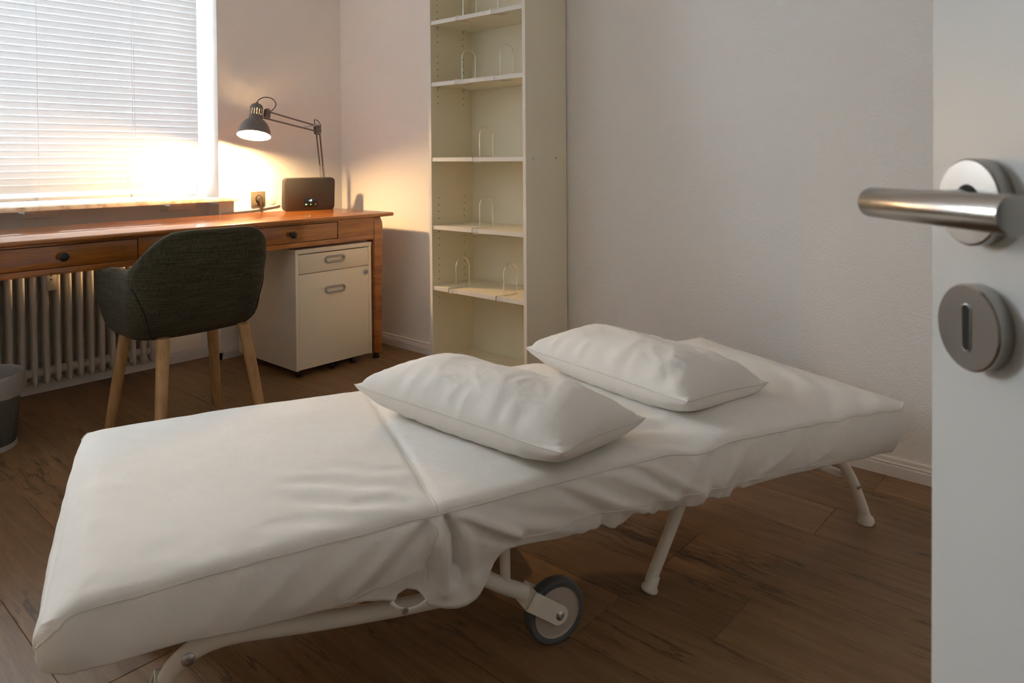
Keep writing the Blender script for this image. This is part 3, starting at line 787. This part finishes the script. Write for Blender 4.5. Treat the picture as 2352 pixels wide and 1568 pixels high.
# rounded arm fronts: extra shrunken stations past each end
def endcap(col, direction):
    c = Vector((0, 0, 0))
    for p in col: c += p
    c /= len(col); c.z = sum(p.z for p in col)/len(col)
    ext = []
    for f, s in ((.35, .97), (.65, .87), (.88, .68), (.98, .45), (1.0, .1)):
        ext.append([Vector(((p.x-c.x)*s+c.x+direction*.030*f, (p.y-c.y)*s+c.y, (p.z-c.z)*(1-(1-s)*.45)+c.z)) for p in col])
    return ext
full = list(reversed(endcap(P[0], -1)))+P+endcap(P[-1], -1)
sh = MB(); sh.grid([list(map(tuple, c)) for c in full])
shell = sh.build('shell', CHAIRM, ch, sharp=60)
bt = MB(); ring = [tuple(P[i][0]) for i in range(NU)]
bt.v = ring+[(p[0]*.9+CC.x*.1, p[1]*.9+CC.y*.1, .392) for p in ring]; bt.f = [(i, (i+1) % NU, (i+1) % NU+NU, i+NU) for i in range(NU)]+[tuple(range(NU, 2*NU))]
bt.build('underside', CHAIRM, ch)
st = MB(); st.box(-3.03, -2.66, CC.y-.205, CC.y+.205, .41, .485, .03, seg=4); st.build('seat', CHAIRM, ch)
# back seams where the outer back panel meets the side panels
for sgn in (-1, 1):
    i0 = NSIDE+NARC-4 if sgn < 0 else NU-1-NSIDE-NARC+4
    pts = []
    for k in range(13):
        z = .60-.195*k/12; q_ = 3+(NARC-7)*(k/12)**.8; fi = NSIDE+q_ if sgn < 0 else NU-1-NSIDE-q_
        o = outline(z); a_ = int(fi); u_ = fi-a_; n = onr[a_]
        pts.append((o[a_][0]*(1-u_)+o[a_+1][0]*u_+n[0]*.0008, o[a_][1]*(1-u_)+o[a_+1][1]*u_+CC.y+n[1]*.0008, z))
    MB().tube(pts, .0022, 6).build('seam', CHSEAM, shell)
for (tx, ty, bx, by) in ((-2.925, 1.078, -2.995, 1.032), (-2.925, 1.412, -2.995, 1.464), (-2.650, 1.100, -2.560, 1.043), (-2.65, 1.405, -2.575, 1.448)):
    v = Vector((bx-tx, by-ty, -.41)); T_ = Vector((tx, ty, .41)); B_ = Vector((bx, by, 0))
    lg = MB(); n = 18
    rr_ = [(.0, .022), (.3, .0218), (.7, .0195), (.985, .0165), (1.0, .0155)]
    rws = [[tuple(T_+(B_-T_)*f+Vector((r*math.cos(2*math.pi*k/n), r*math.sin(2*math.pi*k/n), 0))) for k in range(n)] for f, r in rr_]
    lg.grid(rws, True); lg.f.append(tuple(range(n))); lg.f.append(tuple(range(4*n, 5*n)))
    lg.build('leg', BEECH, ch)

# ------------------------------------------------------------------ folding bed
BO = (-1.162, .312, 0); BR = R(68.1)
bed = thing('folding_bed', 'white folding guest bed with a cotton cover, legs and wheels', 'bed', BO, BR)
def fbm(x, y, z, o=3):
    s_ = 0; a = 1
    for k in range(o): s_ += a*noise.noise(Vector((x, y, z))); x *= 2.1; y *= 2.1; z *= 2.1; a *= .5
    return s_
S0, S1, T1 = -.012, 1.903, .808
def fold_s(t): return .606+.088*t
TFT = [(-.02, .008), (.0, .014), (.05, .024), (.15, .029), (.25, .033), (.35, .038), (.45, .044), (.53, .050), (.60, .052), (.66, .050), (.72, .054), (.82, .060), (.95, .060), (1.1, .060), (1.2, .055), (1.3, .053), (1.42, .050), (1.55, .046), (1.65, .040), (1.75, .032), (1.82, .018), (1.87, .006), (1.92, .0)]
def tfront(s):
    return (interp(TFT, s-.03)+interp(TFT, s)+interp(TFT, s+.03))/3
def topz(s, t):
    ed = min(s-S0, S1-s, t-tfront(s), T1-t); ed = max(ed, 0)
    z = .403
    sec = (s-fold_s(t))
    e1 = min(ed, abs(sec))
    if sec < 0: z += .013*(1-math.exp(-ed/.09))
    else: z += .012*(1-math.exp(-ed/.09))+.022*sstep(1.15, 1.5, s)*math.sin(math.pi*min(1, max(0, t/T1)))**.7*min(1, ed/.12)
    z -= (.0065*math.exp(-(sec/.009)**2)+.0045*math.exp(-(sec/.05)**2))*(.25+.75*min(1, ed/.08))
    s2 = s-(1.235+.05*t)
    z -= .012*math.exp(-(s2/.05)**2)*(.6+.4*math.sin(t*9))
    z -= .024*(1-.75*sstep(.25, .7, t))*(1-sstep(0, .055, s-S0))
    z += .0035*fbm(s*3.1, t*3.1, 1.7) + .0016*fbm(s*9, t*14, 5.1)
    # loose wrinkles near the fold and the second joint
    z += .0026*math.exp(-((s-.47)/.13)**2)*math.exp(-((t-.17)/.16)**2)*math.sin(85*(s*.5+t*.9)+3*noise.noise(Vector((s*8, t*8, 0))))
    z += .0045*math.exp(-((s-1.22)/.10)**2)*math.exp(-((t-.12)/.14)**2)*math.sin(60*(s*.35+t)+3*noise.noise(Vector((s*7, t*7, 4))))
    z += .0028*math.exp(-((s-1.70)/.16)**2)*sstep(.5, .05, t)*math.sin(75*(s*.9-t*.5)+4*noise.noise(Vector((s*6, t*6, 9))))
    # round the rim
    rr = .026
    if ed < rr: z -= .012*(1-math.sqrt(max(0, 1-((rr-ed)/rr)**2)))
    return z
HEM = [(-.019, .318), (0, .310), (.027, .304), (.072, .304), (.106, .304), (.179, .304), (.23, .295), (.269, .289), (.366, .281), (.44, .273), (.502, .260), (.529, .250), (.533, .262), (.55, .267), (.571, .258), (.584, .240), (.587, .227), (.60, .222), (.625, .213), (.645, .208), (.665, .208), (.684, .214), (.696, .222), (.712, .24), (.725, .262), (.742, .284), (.75, .287), (.78, .288), (.868, .276), (.93, .276), (.994, .268), (1.027, .271), (1.061, .281), (1.119, .277), (1.166, .270), (1.215, .271), (1.291, .268), (1.344, .277), (1.425, .281), (1.555, .281), (1.677, .281), (1.791, .278), (1.894, .276)]
RIDGES = [([(0.58, 0.399), (0.495, 0.343), (0.434, 0.295)], 9, 14), ([(0.594, 0.384), (0.514, 0.315), (0.475, 0.278)], -8, 12), ([(0.555, 0.401), (0.449, 0.362), (0.355, 0.304)], 6, 16), ([(0.362, 0.378), (0.293, 0.325), (0.267, 0.305)], 4, 14), ([(0.267, 0.378), (0.209, 0.319)], 3, 14), ([(0.017, 0.393), (0.003, 0.334)], 4, 14), ([(0.036, 0.397), (0.032, 0.337)], 3, 12), ([(0.604, 0.404), (0.61, 0.336), (0.622, 0.25)], 22, 12), ([(0.624, 0.395), (0.643, 0.344), (0.648, 0.26)], -26, 8), ([(0.640, 0.385), (0.668, 0.335), (0.680, 0.25)], 9, 13), ([(0.598, 0.33), (0.592, 0.28)], -9, 8), ([(0.594, 0.372), (0.583, 0.312)], -6, 9), ([(0.625, 0.395), (0.722, 0.347), (0.772, 0.318)], 13, 10), ([(0.651, 0.375), (0.721, 0.322), (.76, .30)], -12, 9), ([(0.677, 0.394), (0.768, 0.342), (0.894, 0.29)], 5, 12), ([(0.643, 0.4), (0.758, 0.357), (0.967, 0.304)], -3, 14), ([(0.855, 0.41), (0.988, 0.334), (1.076, 0.291)], 7, 14), ([(0.864, 0.384), (0.967, 0.317)], -5, 12), ([(0.967, 0.401), (1.076, 0.347), (1.169, 0.293)], 6, 13), ([(0.915, 0.395), (1.043, 0.322)], -4, 10), ([(1.077, 0.397), (1.194, 0.321), (1.243, 0.291)], 5, 12), ([(1.043, 0.395), (1.146, 0.322)], -4, 10), ([(1.243, 0.407), (1.2, 0.349), (1.146, 0.299)], 5, 13), ([(1.275, 0.406), (1.255, 0.327)], -4, 12), ([(1.399, 0.403), (1.346, 0.358), (1.293, 0.305)], 6, 13), ([(1.346, 0.403), (1.306, 0.336)], -4, 11), ([(1.541, 0.398), (1.497, 0.349), (1.399, 0.302)], 5, 13), ([(1.497, 0.401), (1.441, 0.339)], -4, 11), ([(1.693, 0.393), (1.646, 0.342), (1.57, 0.303)], 4, 13)]
RS = []
for pts, amp, w in RIDGES:
    for (a, b), (c, d) in zip(pts, pts[1:]): RS.append((a, b, c, d, amp*.001, w*.001, len(pts)))
def side_disp(s, z):
    best = {}
    tot = 0
    for idx, (pts, amp, w) in enumerate(RIDGES):
        if s < min(p[0] for p in pts)-.06 or s > max(p[0] for p in pts)+.06: continue
        m = 9
        for (a, b), (c, d) in zip(pts, pts[1:]):
            l2 = (c-a)**2+(d-b)**2; u = max(0, min(1, ((s-a)*(c-a)+(z-b)*(d-b))/l2))
            m = min(m, math.hypot(s-a-u*(c-a), z-b-u*(d-b)))
        tot += amp*.001*math.exp(-(m/(w*.001))**2)
    return tot
# plan outline (s, t, ns, nt, side) as a closed loop
OUT = []
rcn = .042
def addp(s, t, ns, nt, side): OUT.append((s, t, ns, nt, side))
NF = 320
for i in range(NF):
    s = S0+rcn+(S1-S0-2*rcn)*i/NF; addp(s, tfront(s), 0, -1, 'f')
tr_ = tfront(S1-rcn); tl_ = tfront(S0+rcn)
for i in range(12):
    a = R(-90+90*i/12); addp(S1-rcn+rcn*math.cos(a), tr_+rcn+rcn*math.sin(a), math.cos(a), math.sin(a), 'c')
for i in range(70):
    t = tr_+rcn+(T1-tr_-2*rcn)*i/70; bul = .012*math.sin(math.pi*((t-tr_)/(T1-tr_))); addp(S1+bul, t, 1, 0, 'e')
for i in range(12):
    a = R(90*i/12); addp(S1-rcn+rcn*math.cos(a), T1-rcn+rcn*math.sin(a), math.cos(a), math.sin(a), 'c')
for i in range(200):
    s = S1-rcn-(S1-S0-2*rcn)*i/200; addp(s, T1, 0, 1, 'b')
for i in range(12):
    a = R(90+90*i/12); addp(S0+rcn+rcn*math.cos(a), T1-rcn+rcn*math.sin(a), math.cos(a), math.sin(a), 'c')
for i in range(70):
    t = T1-rcn-(T1-tl_-2*rcn)*i/70; addp(S0-.006*math.sin(math.pi*t/T1), t, -1, 0, 'e')
for i in range(12):
    a = R(180+90*i/12); addp(S0+rcn+rcn*math.cos(a), tl_+rcn+rcn*math.sin(a), math.cos(a), math.sin(a), 'c')
NO = len(OUT)
rings = []
NTOP = 58
fr_ = [1-(1-k/NTOP)**1.25 for k in range(NTOP+1)]
for k in range(NTOP+1):
    f = fr_[k]; row = []
    for (s, t, ns, nt, sd) in OUT:
        ps = min(max(s, S0+.36), S1-.36); pt_ = .40
        ss, tt = ps+(s-ps)*f, pt_+(t-pt_)*f
        row.append((ss, tt, topz(ss, tt)))
    rings.append(row)
seam_ring = [rings[-1][i] for i in range(NO)]
ND = 26
def hem_z(i):
    s, t, ns, nt, sd = OUT[i]
    if nt < -.3:
        h = interp(HEM, s)
    else:
        h = .292+.006*noise.noise(Vector((s*6, t*6, 2)))
        if nt > .3: h -= .065*sstep(1.25, 1.0, s)+.04*sstep(.22, .36, s)*sstep(.86, .74, s)+.03*sstep(.52, .60, s)*sstep(.78, .70, s)  # far-side hem lowered on purpose to block lamp light under the bed
    if sd == 'f' and .86 < s < 1.42:
        g = sstep(.86, .98, s)*sstep(1.42, 1.32, s)
        h += g*(.0055*math.sin(s*66+1.5*noise.noise(Vector((s*9, 0, 3))))+.002*math.sin(s*173+1))
    return h
HZ = [hem_z(i) for i in range(NO)]
for d in range(1, ND+1):
    f = d/ND; row = []
    for i, (s, t, ns, nt, sd) in enumerate(OUT):
        z0 = seam_ring[i][2]; z = z0+(HZ[i]-z0)*f
        bul = .014*math.sin(math.pi*min(1, f*1.15))-.030*f**1.6
        if sd in ('e', 'c') or True:
            bul += 0
        depth = z0-z
        if sd == 'f' or (sd == 'c' and nt < -.5):
            bul = .015*math.sin(math.pi*min(1, depth/.12))-(.004+.022*sstep(.10, .0, s)+.020*sstep(1.72, 1.86, s))*(min(depth, .13)/.12)**1.5
            dd = side_disp(s, z)*sstep(0, .010, depth)
            bul += dd
            g = sstep(.90, 1.0, s)*sstep(1.42, 1.30, s)
            bul += g*sstep(.55, 1, f)*(.0045*math.sin(s*88+2.5*noise.noise(Vector((s*14, 0, 0))))+.0025*math.sin(s*161+f*3))
            # flap hanging at the fold
            fl_ = sstep(.57, .62, s)*sstep(.74, .68, s)
            bul += fl_*sstep(.08, .16, depth)*.010
        else:
            bul += .004*fbm(s*8, t*8, z*10)*math.sin(math.pi*min(1, f))
        bul += .0012*fbm(s*16, t*16, z*16, 2)
        row.append((s+ns*bul, t+nt*bul, z))
    rings.append(row)
last = rings[-1]
rings.append([(p[0]-OUT[i][2]*.006, p[1]-OUT[i][3]*.006, p[2]+.002) for i, p in enumerate(last)])
rings.append([(p[0]-OUT[i][2]*.008, p[1]-OUT[i][3]*.010, max(p[2]+.004, .268)+.012) for i, p in enumerate(last)])
rings.append([(OUT[i][0]-OUT[i][2]*.10, OUT[i][1]-OUT[i][3]*.10, .302) for i, p in enumerate(last)])
rings.append([(min(max(OUT[i][0], S0+.36), S1-.36), .40, .302) for i in range(NO)])
mm = MB(); mm.grid(rings, True)
mat_o = mm.build('mattress_cover', COVER, bed, local=True, sharp=180, fix=True)
# piping seams
def lift(p, d=.0008): return (p[0], p[1], p[2]+d)
pts = [(seam_ring[i][0]+OUT[i][2]*.0008, seam_ring[i][1]+OUT[i][3]*.0008, seam_ring[i][2]+.0006) for i in range(0, NO-12-70, 2)]
tail = []
for q in range(1, 10):
    i = NO-q; rg_ = rings[NTOP+min(ND-4, int(q*1.6))][i]; tail.append((rg_[0]+OUT[i][2]*.0008, rg_[1]+OUT[i][3]*.0008, rg_[2]))
pts = list(reversed(tail))+pts
MB().tube(pts, 0.0011, 6).build('piping', SEAM, mat_o, local=True)
pts = [(fold_s(t), t, topz(fold_s(t), t)+.0006) for t in [tfront(.61)+.002+(.80-.012)*k/60 for k in range(61)]]
MB().tube(pts, .0012, 6).build('piping', SEAM, mat_o, local=True)
def side_pt(s, z):
    # nearest side vertex to (s, z) on the front
    i = int(round((s-(S0+rcn))/((S1-S0-2*rcn)/NF))); i = max(0, min(NF-1, i))
    z0 = seam_ring[i][2]; f = max(0, min(1, (z0-z)/(z0-HZ[i]))); x = f*ND; a = int(min(ND-1, math.floor(x))); u = x-a
    p = Vector(rings[NTOP+a][i]); q = Vector(rings[NTOP+a+1][i])
    return p.lerp(q, u)+Vector((0, -.0008, 0))
VS = [(.606, .397), (.604, .385), (.602, .368), (.599, .348), (.596, .329), (.589, .318), (.583, .305), (.58, .292)]
MB().tube([side_pt(*p) for p in VS], .0011, 6).build('piping', SEAM, mat_o, local=True)
HS = [(.78, .309), (.833, .300), (.903, .310), (.977, .310), (1.065, .304), (1.158, .302), (1.256, .301), (1.361, .299), (1.471, .301), (1.618, .297), (1.712, .293)]
hp = [side_pt(.78+(1.712-.78)*k/110, interp(HS, .78+(1.712-.78)*k/110)) for k in range(111)]
MB().tube(hp, .0011, 6).build('piping', SEAM, mat_o, local=True)
LS = [(.30, .287), (.44, .288), (.50, .287), (.54, .298), (.575, .302), (.60, .296), (.63, .289), (.655, .289)]
MB().tube([side_pt(s, interp(LS, s)) for s in [.42+.185*k/30 for k in range(31)]], .0010, 6).build('piping', SEAM, mat_o, local=True)
# torn strap with snap under the notch
sp = MB(); sp.tube(bez([(.520, .055, .250), (.535, .05, .238), (.552, .047, .233), (.572, .048, .234), (.588, .052, .238)], 4), [.004]*2+[.0028]*15, 6)
so = sp.build('torn_strap', COVER, mat_o, local=True)
MB().lathe([(.0001, 0), (.007, 0), (.006, .002), (.0001, .0025)], 14, frame_T((.543, .043, .2345), (0, -1, 0))).build('snap', ZINC, so, local=True)

# frame
def ftube(name, pts, r, parent=bed, n=5):
    return MB().tube(bez(pts, n), r, 14).build(name, FRAMEM, parent, local=True)
TB = .805
def wheel(sc_, tc_, name='wheel'):
    Tw = frame_T((sc_, tc_, .068), (0, 1, 0))
    o = MB().lathe([(.054, -.014), (.058, -.016), (.065, -.0155), (.068, -.011), (.0685, 0), (.068, .011), (.065, .0155), (.058, .016), (.054, .014)], 48, Tw).build(name, CAST, bed, local=True)
    MB().lathe([(.0001, -.0125), (.02, -.0125), (.045, -.010), (.052, -.010), (.0545, -.014), (.0545, .014), (.052, .010), (.045, .010), (.02, .0125), (.0001, .0125)], 48, Tw).build('hub', HUBM, o, local=True)
    return o
def bracket(sc_, tc_, ang, tube_end):
    # U-shaped fork: two cheek plates joined by a bridge on the tube side
    mb = MB(); dx, dz = math.cos(ang), math.sin(ang); L_ = .086; hwid = .0205
    for sgn in (-1, 1):
        t0_ = tc_+sgn*.0235; poly = []
        for k in range(9):
            a = R(90+180*k/8); poly.append((-.0 + hwid*math.cos(a)*1.0 if False else hwid*math.cos(a), hwid*math.sin(a)))
        poly = [(p[0], p[1]) for p in poly]+[(L_, -hwid), (L_, hwid)]
        mb.prism(poly, t0_-.0014, t0_+.0014, lambda a, b, c: (sc_+dx*a-dz*b, c, .068+dz*a+dx*b))
    mb.prism([(L_-.003, -hwid), (L_, -hwid), (L_, hwid), (L_-.003, hwid)], tc_-.0249, tc_+.0249, lambda a, b, c: (sc_+dx*a-dz*b, c, .068+dz*a+dx*b))
    o = mb.build('wheel_fork', FRAMEM, bed, local=True)
    for sgn in (-1, 1):
        MB().lathe([(.0001, .0005), (.0095, 0), (.0095, .002), (.006, .0045), (.003, .0048), (.0028, .003), (.0001, .003)], 20, frame_T((sc_, tc_+sgn*.0249, .068), (0, sgn, 0))).build('axle_bolt', ZINC, o, local=True)
    return o
FT = .165
for side_, tt in ((0, FT), (1, TB-FT)):
    sg = 1 if side_ == 0 else -1
    ftube('rail', [(.156, tt+sg*.018, .146), (.161, tt+sg*.015, .158), (.171, tt+sg*.007, .176), (.191, tt, .194), (.224, tt, .2045), (.275, tt, .2050), (.375, tt, .190), (.46, tt, .178), (.56, tt, .166), (.66, tt, .158)], .0165)
    bo = MB().lathe([(.0001, 0), (.0115, 0), (.011, .002), (.007, .0045), (.0036, .0050), (.0033, .003), (.0001, .003)], 20, frame_T((.190, tt+(-.0155 if side_ == 0 else .0155), .193), (0, -1 if side_ == 0 else 1, 0))).build('bolt', ZINC, bed, local=True)
    ftube('wheel_arm', [(.60, tt, .225), (.66, tt, .218), (.72, tt, .196), (.79, tt, .150), (.832, tt-.004, .128), (.848, tt-.006, .119)], .0165)
    MB().tube([(.803, tt, .145), (.803, tt, .285)], .011, 12).build('post', FRAMEM, bed, local=True)
    wheel(.915, tt-.012 if side_ == 0 else tt+.012)
    bracket(.915, tt-.012 if side_ == 0 else tt+.012, math.atan2(.050, -.070), None)
    wheel(.128, tt+sg*.020)
    bracket(.128, tt+sg*.020, R(70), None)
    MB().box(.205, .245, tt+.004, tt+.012, .20, .30, .001).build('hanger_plate', FRAMEM, bed, local=True)
    l1 = ftube('leg', [(1.210, tt+.035, .022), (1.222, tt+.033, .05), (1.270, tt+.02, .165), (1.305, tt+.015, .235), (1.35, tt+.015, .275)], .0145)
    MB().lathe([(.0001, 0), (.017, 0), (.0205, .004), (.0205, .010), (.0165, .016), (.0158, .040), (.0148, .042)], 22, frame_T((1.2055, tt+.036, 0), (.36, -.04, .93))).build('foot_cap', FRAMEM, l1, local=True)
    l2 = ftube('leg', [(1.952, tt+.015, .022), (1.940, tt+.013, .05), (1.893, tt+.008, .135), (1.845, tt+.004, .20), (1.80, tt, .262), (1.76, tt, .29)], .0150)
    MB().lathe([(.0001, 0), (.020, 0), (.0235, .004), (.0230, .009), (.0175, .016), (.0162, .036), (.0152, .038)], 22, frame_T((1.960, tt+.016, 0), (-.38, -.05, .92))).build('foot_cap', FRAMEM, l2, local=True)
    MB().lathe([(.0001, 0), (.0085, 0), (.0080, .002), (.005, .004), (.0001, .0045)], 18, frame_T((1.899, tt+(-.006 if side_ == 0 else .022), .126), (.1, -1 if side_ == 0 else 1, .05))).build('bolt', ZINC, l2, local=True)
    ftube('brace', [(1.875, tt+.03, .150), (1.82, tt+.035, .175), (1.74, tt+.035, .21), (1.60, tt+.035, .255)], .012)
    MB().box(1.795, 1.835, tt+.012, tt+.02, .195, .30, .001).build('hanger_plate', FRAMEM, bed, local=True)
    ftube('rail', [(.70, tt+.03, .288), (1.0, tt+.03, .286), (1.4, tt+.03, .286), (1.83, tt+.03, .288)], .0115)
for ss, zz in ((.36, .186), (1.30, .262), (1.72, .284)):
    MB().tube([(ss, FT, zz), (ss, TB-FT, zz)], .011, 12).build('cross_bar', FRAMEM, bed, local=True)

# ------------------------------------------------------------------ cushions
def cushion(name, label, cs, ct, rot, Lh, Wh, zc, seed, ht=.084, tilt=0):
    NA, NB = 130, 84
    wpos = Matrix.Translation(BO) @ Matrix.Rotation(BR, 4, 'Z') @ Vector((cs, ct, zc))
    th = thing(name, label, 'cushion', (wpos.x, wpos.y, .41), BR+rot, 'white cushions on the bed')
    def rgd(x, y, f, sd): return (1-abs(noise.noise(Vector((x*f+.35*y*f+sd, y*f*.8, sd+2)))))**7
    def P_(a, b, top):
        ea, eb = 1-abs(a)**2.6, 1-abs(b)**2.3
        da, db, kk = (1-abs(a))*Lh, (1-abs(b))*Wh, .020
        dm = max(0, -kk*math.log(math.exp(-da/kk)+math.exp(-db/kk)))
        hgt = .32*math.sqrt(1-(1-min(1, dm/.150))**2)+.68*max(0, ea)**.44*max(0, eb)**.48
        x = a*Lh*(1-.055*(1-b*b)*abs(a)**2); y = b*Wh*(1-.075*(1-a*a)*b*b)
        # dog ears
        cor = (abs(a)*abs(b))**6
        n1 = fbm(x*9+seed, y*9, seed*1.3, 3)*.5
        msk = .35+.65*sstep(-.15, .35, noise.noise(Vector((x*5+seed, y*5, seed+9))))
        near = (1-ea)*.0
        pleat = math.sin(x*95+3*noise.noise(Vector((x*11, y*5, seed))))*math.exp(-((1-abs(b))/.30)**2)*min(1, hgt*4)
        if top:
            z = zc+ht*hgt + hgt*(.006*n1 + msk*(.0048*(rgd(x, y, 15, seed)-.35)+.0030*(rgd(x, y, 30, seed+4)-.35))) + .0030*pleat
            z += .004*hgt*math.sin(20*(x*.6+y*1.2)+4*noise.noise(Vector((x*6, y*6, seed+5))))
        else:
            hg = max(0, ea)**.36*max(0, eb)**.36
            z = zc-.072*hg + .0025*n1*hg + .0016*pleat
        z += tilt*y
        z += .006*cor
        return x, y, z
    def S_(k, n): return math.sin((k/n-.5)*math.pi)
    inv = Matrix.Translation((wpos.x, wpos.y, .41)) @ Matrix.Rotation(BR+rot, 4, 'Z')
    bi = (Matrix.Translation(BO) @ Matrix.Rotation(BR, 4, 'Z')).inverted()
    rws = []
    for j in range(NB+1):
        b = S_(j, NB); rws.append([(P_(S_(i, NA), b, True)) for i in range(NA+1)])
    low = []
    for j in range(NB+1):
        b = S_(j, NB); r_ = []
        for i in range(NA+1):
            x, y, z = P_(S_(i, NA), b, False)
            q = bi @ (inv @ Vector((x, y, 0)))
            z = max(z, topz(q.x, q.y)+.0012); r_.append((x, y, min(z, rws[j][i][2])))
        low.append(r_)
    mb = MB(); z_ = lambda p: (p[0], p[1], p[2]-.41)
    mb.grid([[z_(p) for p in r] for r in rws]); mb.grid([[z_(p) for p in r] for r in reversed(low)])
    me_o = mb.build('cushion_cover', COVER, th, local=True, sharp=180, fix=False)
    bm = bmesh.new(); bm.from_mesh(me_o.data); bmesh.ops.remove_doubles(bm, verts=bm.verts, dist=.0004); bmesh.ops.recalc_face_normals(bm, faces=bm.faces); bm.to_mesh(me_o.data); bm.free()
    edge = [rws[0][i] for i in range(NA)]+[rws[j][NA] for j in range(NB)]+[rws[NB][i] for i in range(NA, 0, -1)]+[rws[j][0] for j in range(NB, 0, -1)]
    ctr = Vector((0, 0, 0))
    MB().tube([(p[0]*1.001, p[1]*1.001, p[2]-.41-.0002) for p in edge], .0014, 6, closed=True).build('piping', SEAM, me_o, local=True)
    return th
a1 = math.atan2(.246, .60)
# long axis of each cushion runs across the bed (local x = long)
cushion('cushion', 'white cushion lying near the middle of the bed, nearest the camera', .866, .362, R(90)+math.atan2(.246, .60), .328, .156, .464, 3.1, tilt=.06)
cushion('cushion', 'white cushion lying farther right on the bed, by the wall', 1.362, .452, R(90)+math.atan2(.108, .605), .308, .160, .463, 7.7, tilt=.05)

# ------------------------------------------------------------------ open door
ang = R(47); DD = Vector((-math.sin(ang), math.cos(ang), 0)); NN = Vector((-math.cos(ang), -math.sin(ang), 0))
KB = Vector((-.080, .494, 0)) - NN*.010                      # door face point behind the keyhole
dr1 = thing('door_1', 'white door standing open at the right with a steel lever handle', 'door', tuple(KB+DD*.045-DD*.86), kind='structure')
def dT(u, off, z): return KB+DD*u+NN*off+Vector((0, 0, z))   # u: towards the lock edge, off: out of the face
TD = Matrix(((DD.x, NN.x, 0, KB.x), (DD.y, NN.y, 0, KB.y), (0, 0, 1, 0), (0, 0, 0, 1)))
MB().box(-.815, .0445, -.040, 0, .006, 2.0, .0022, T=TD).build('door_leaf', DOORM, dr1)
Tn = lambda u, z: frame_T(dT(u, 0, z), NN, DD)
KZ, LZ = .948, 1.022
ros = [(.0001, .0098), (.0245, .0098), (.0256, .0087), (.0256, 0)]
es = MB().lathe([(.0001, .0096)]+[(r, z) for r, z in ros[1:]], 56, Tn(0, KZ)).build('keyhole_plate', STEEL, dr1, sharp=20)
kh = []
for kk in range(9): a = R(180*kk/8); kh.append((.0031*math.cos(a), .0104+.0031*math.sin(a)))
for kk in range(9): a = R(180+180*kk/8); kh.append((.0031*math.cos(a), -.0104+.0031*math.sin(a)))
MB().prism(kh, .0090, .00995, lambda a, b, c: tuple(dT(a, c, KZ+b))).build('keyhole', BLACK, es)
khr = [tuple(dT(a*1.08, .00985, KZ+b*1.03)) for a, b in kh]
MB().tube(khr, .0005, 6, closed=True).build('keyhole_rim', STEEL, es)
MB().lathe(ros, 56, Tn(0, LZ)).build('rosette', STEEL, dr1, sharp=20)
LO = .060
lv = MB()
La, Lb = dT(.0305, .0495, 1.0207), dT(-.1000, .0638, 1.0228); LL = (La-Lb).length; r_ = .00925
T1_ = frame_T(Lb, La-Lb, NN)
lv.lathe([(.0001, 0), (r_-.0007, 0), (r_-.0002, .0002), (r_, .0007), (r_, LL-.0007), (r_-.0002, LL-.0002), (r_-.0007, LL), (.0001, LL)], 56, T1_)
lo = lv.build('lever_handle', STEEL, dr1)
MB().tube([tuple(dT(0, .009, LZ)), tuple(dT(0, .0480, LZ))], .0075, 20).build('neck', STEEL, lo)
MB().lathe([(.0001, .0102), (.0098, .0102), (.0105, .0098)], 24, Tn(0, LZ)).build('bearing', BLACK, lo)
for zz in (.25, 1.75):
    MB().tube([tuple(dT(-.822, .004, zz)), tuple(dT(-.822, .004, zz+.08))], .007, 12).build('hinge', STEEL, dr1)

# housing of the added hallway fill lamp (the light itself is set at the top)
hl = thing('fill_lamp', 'round white fill lamp added in the unseen hallway behind the camera', 'lamp', (.1, -1.0, 2.37))
MB().lathe([(.36, .0), (.37, .02), (.37, .13), (.0001, .13)], 32, Matrix.Translation((.1, -1.0, 2.37))).build('housing', TRIM, hl)
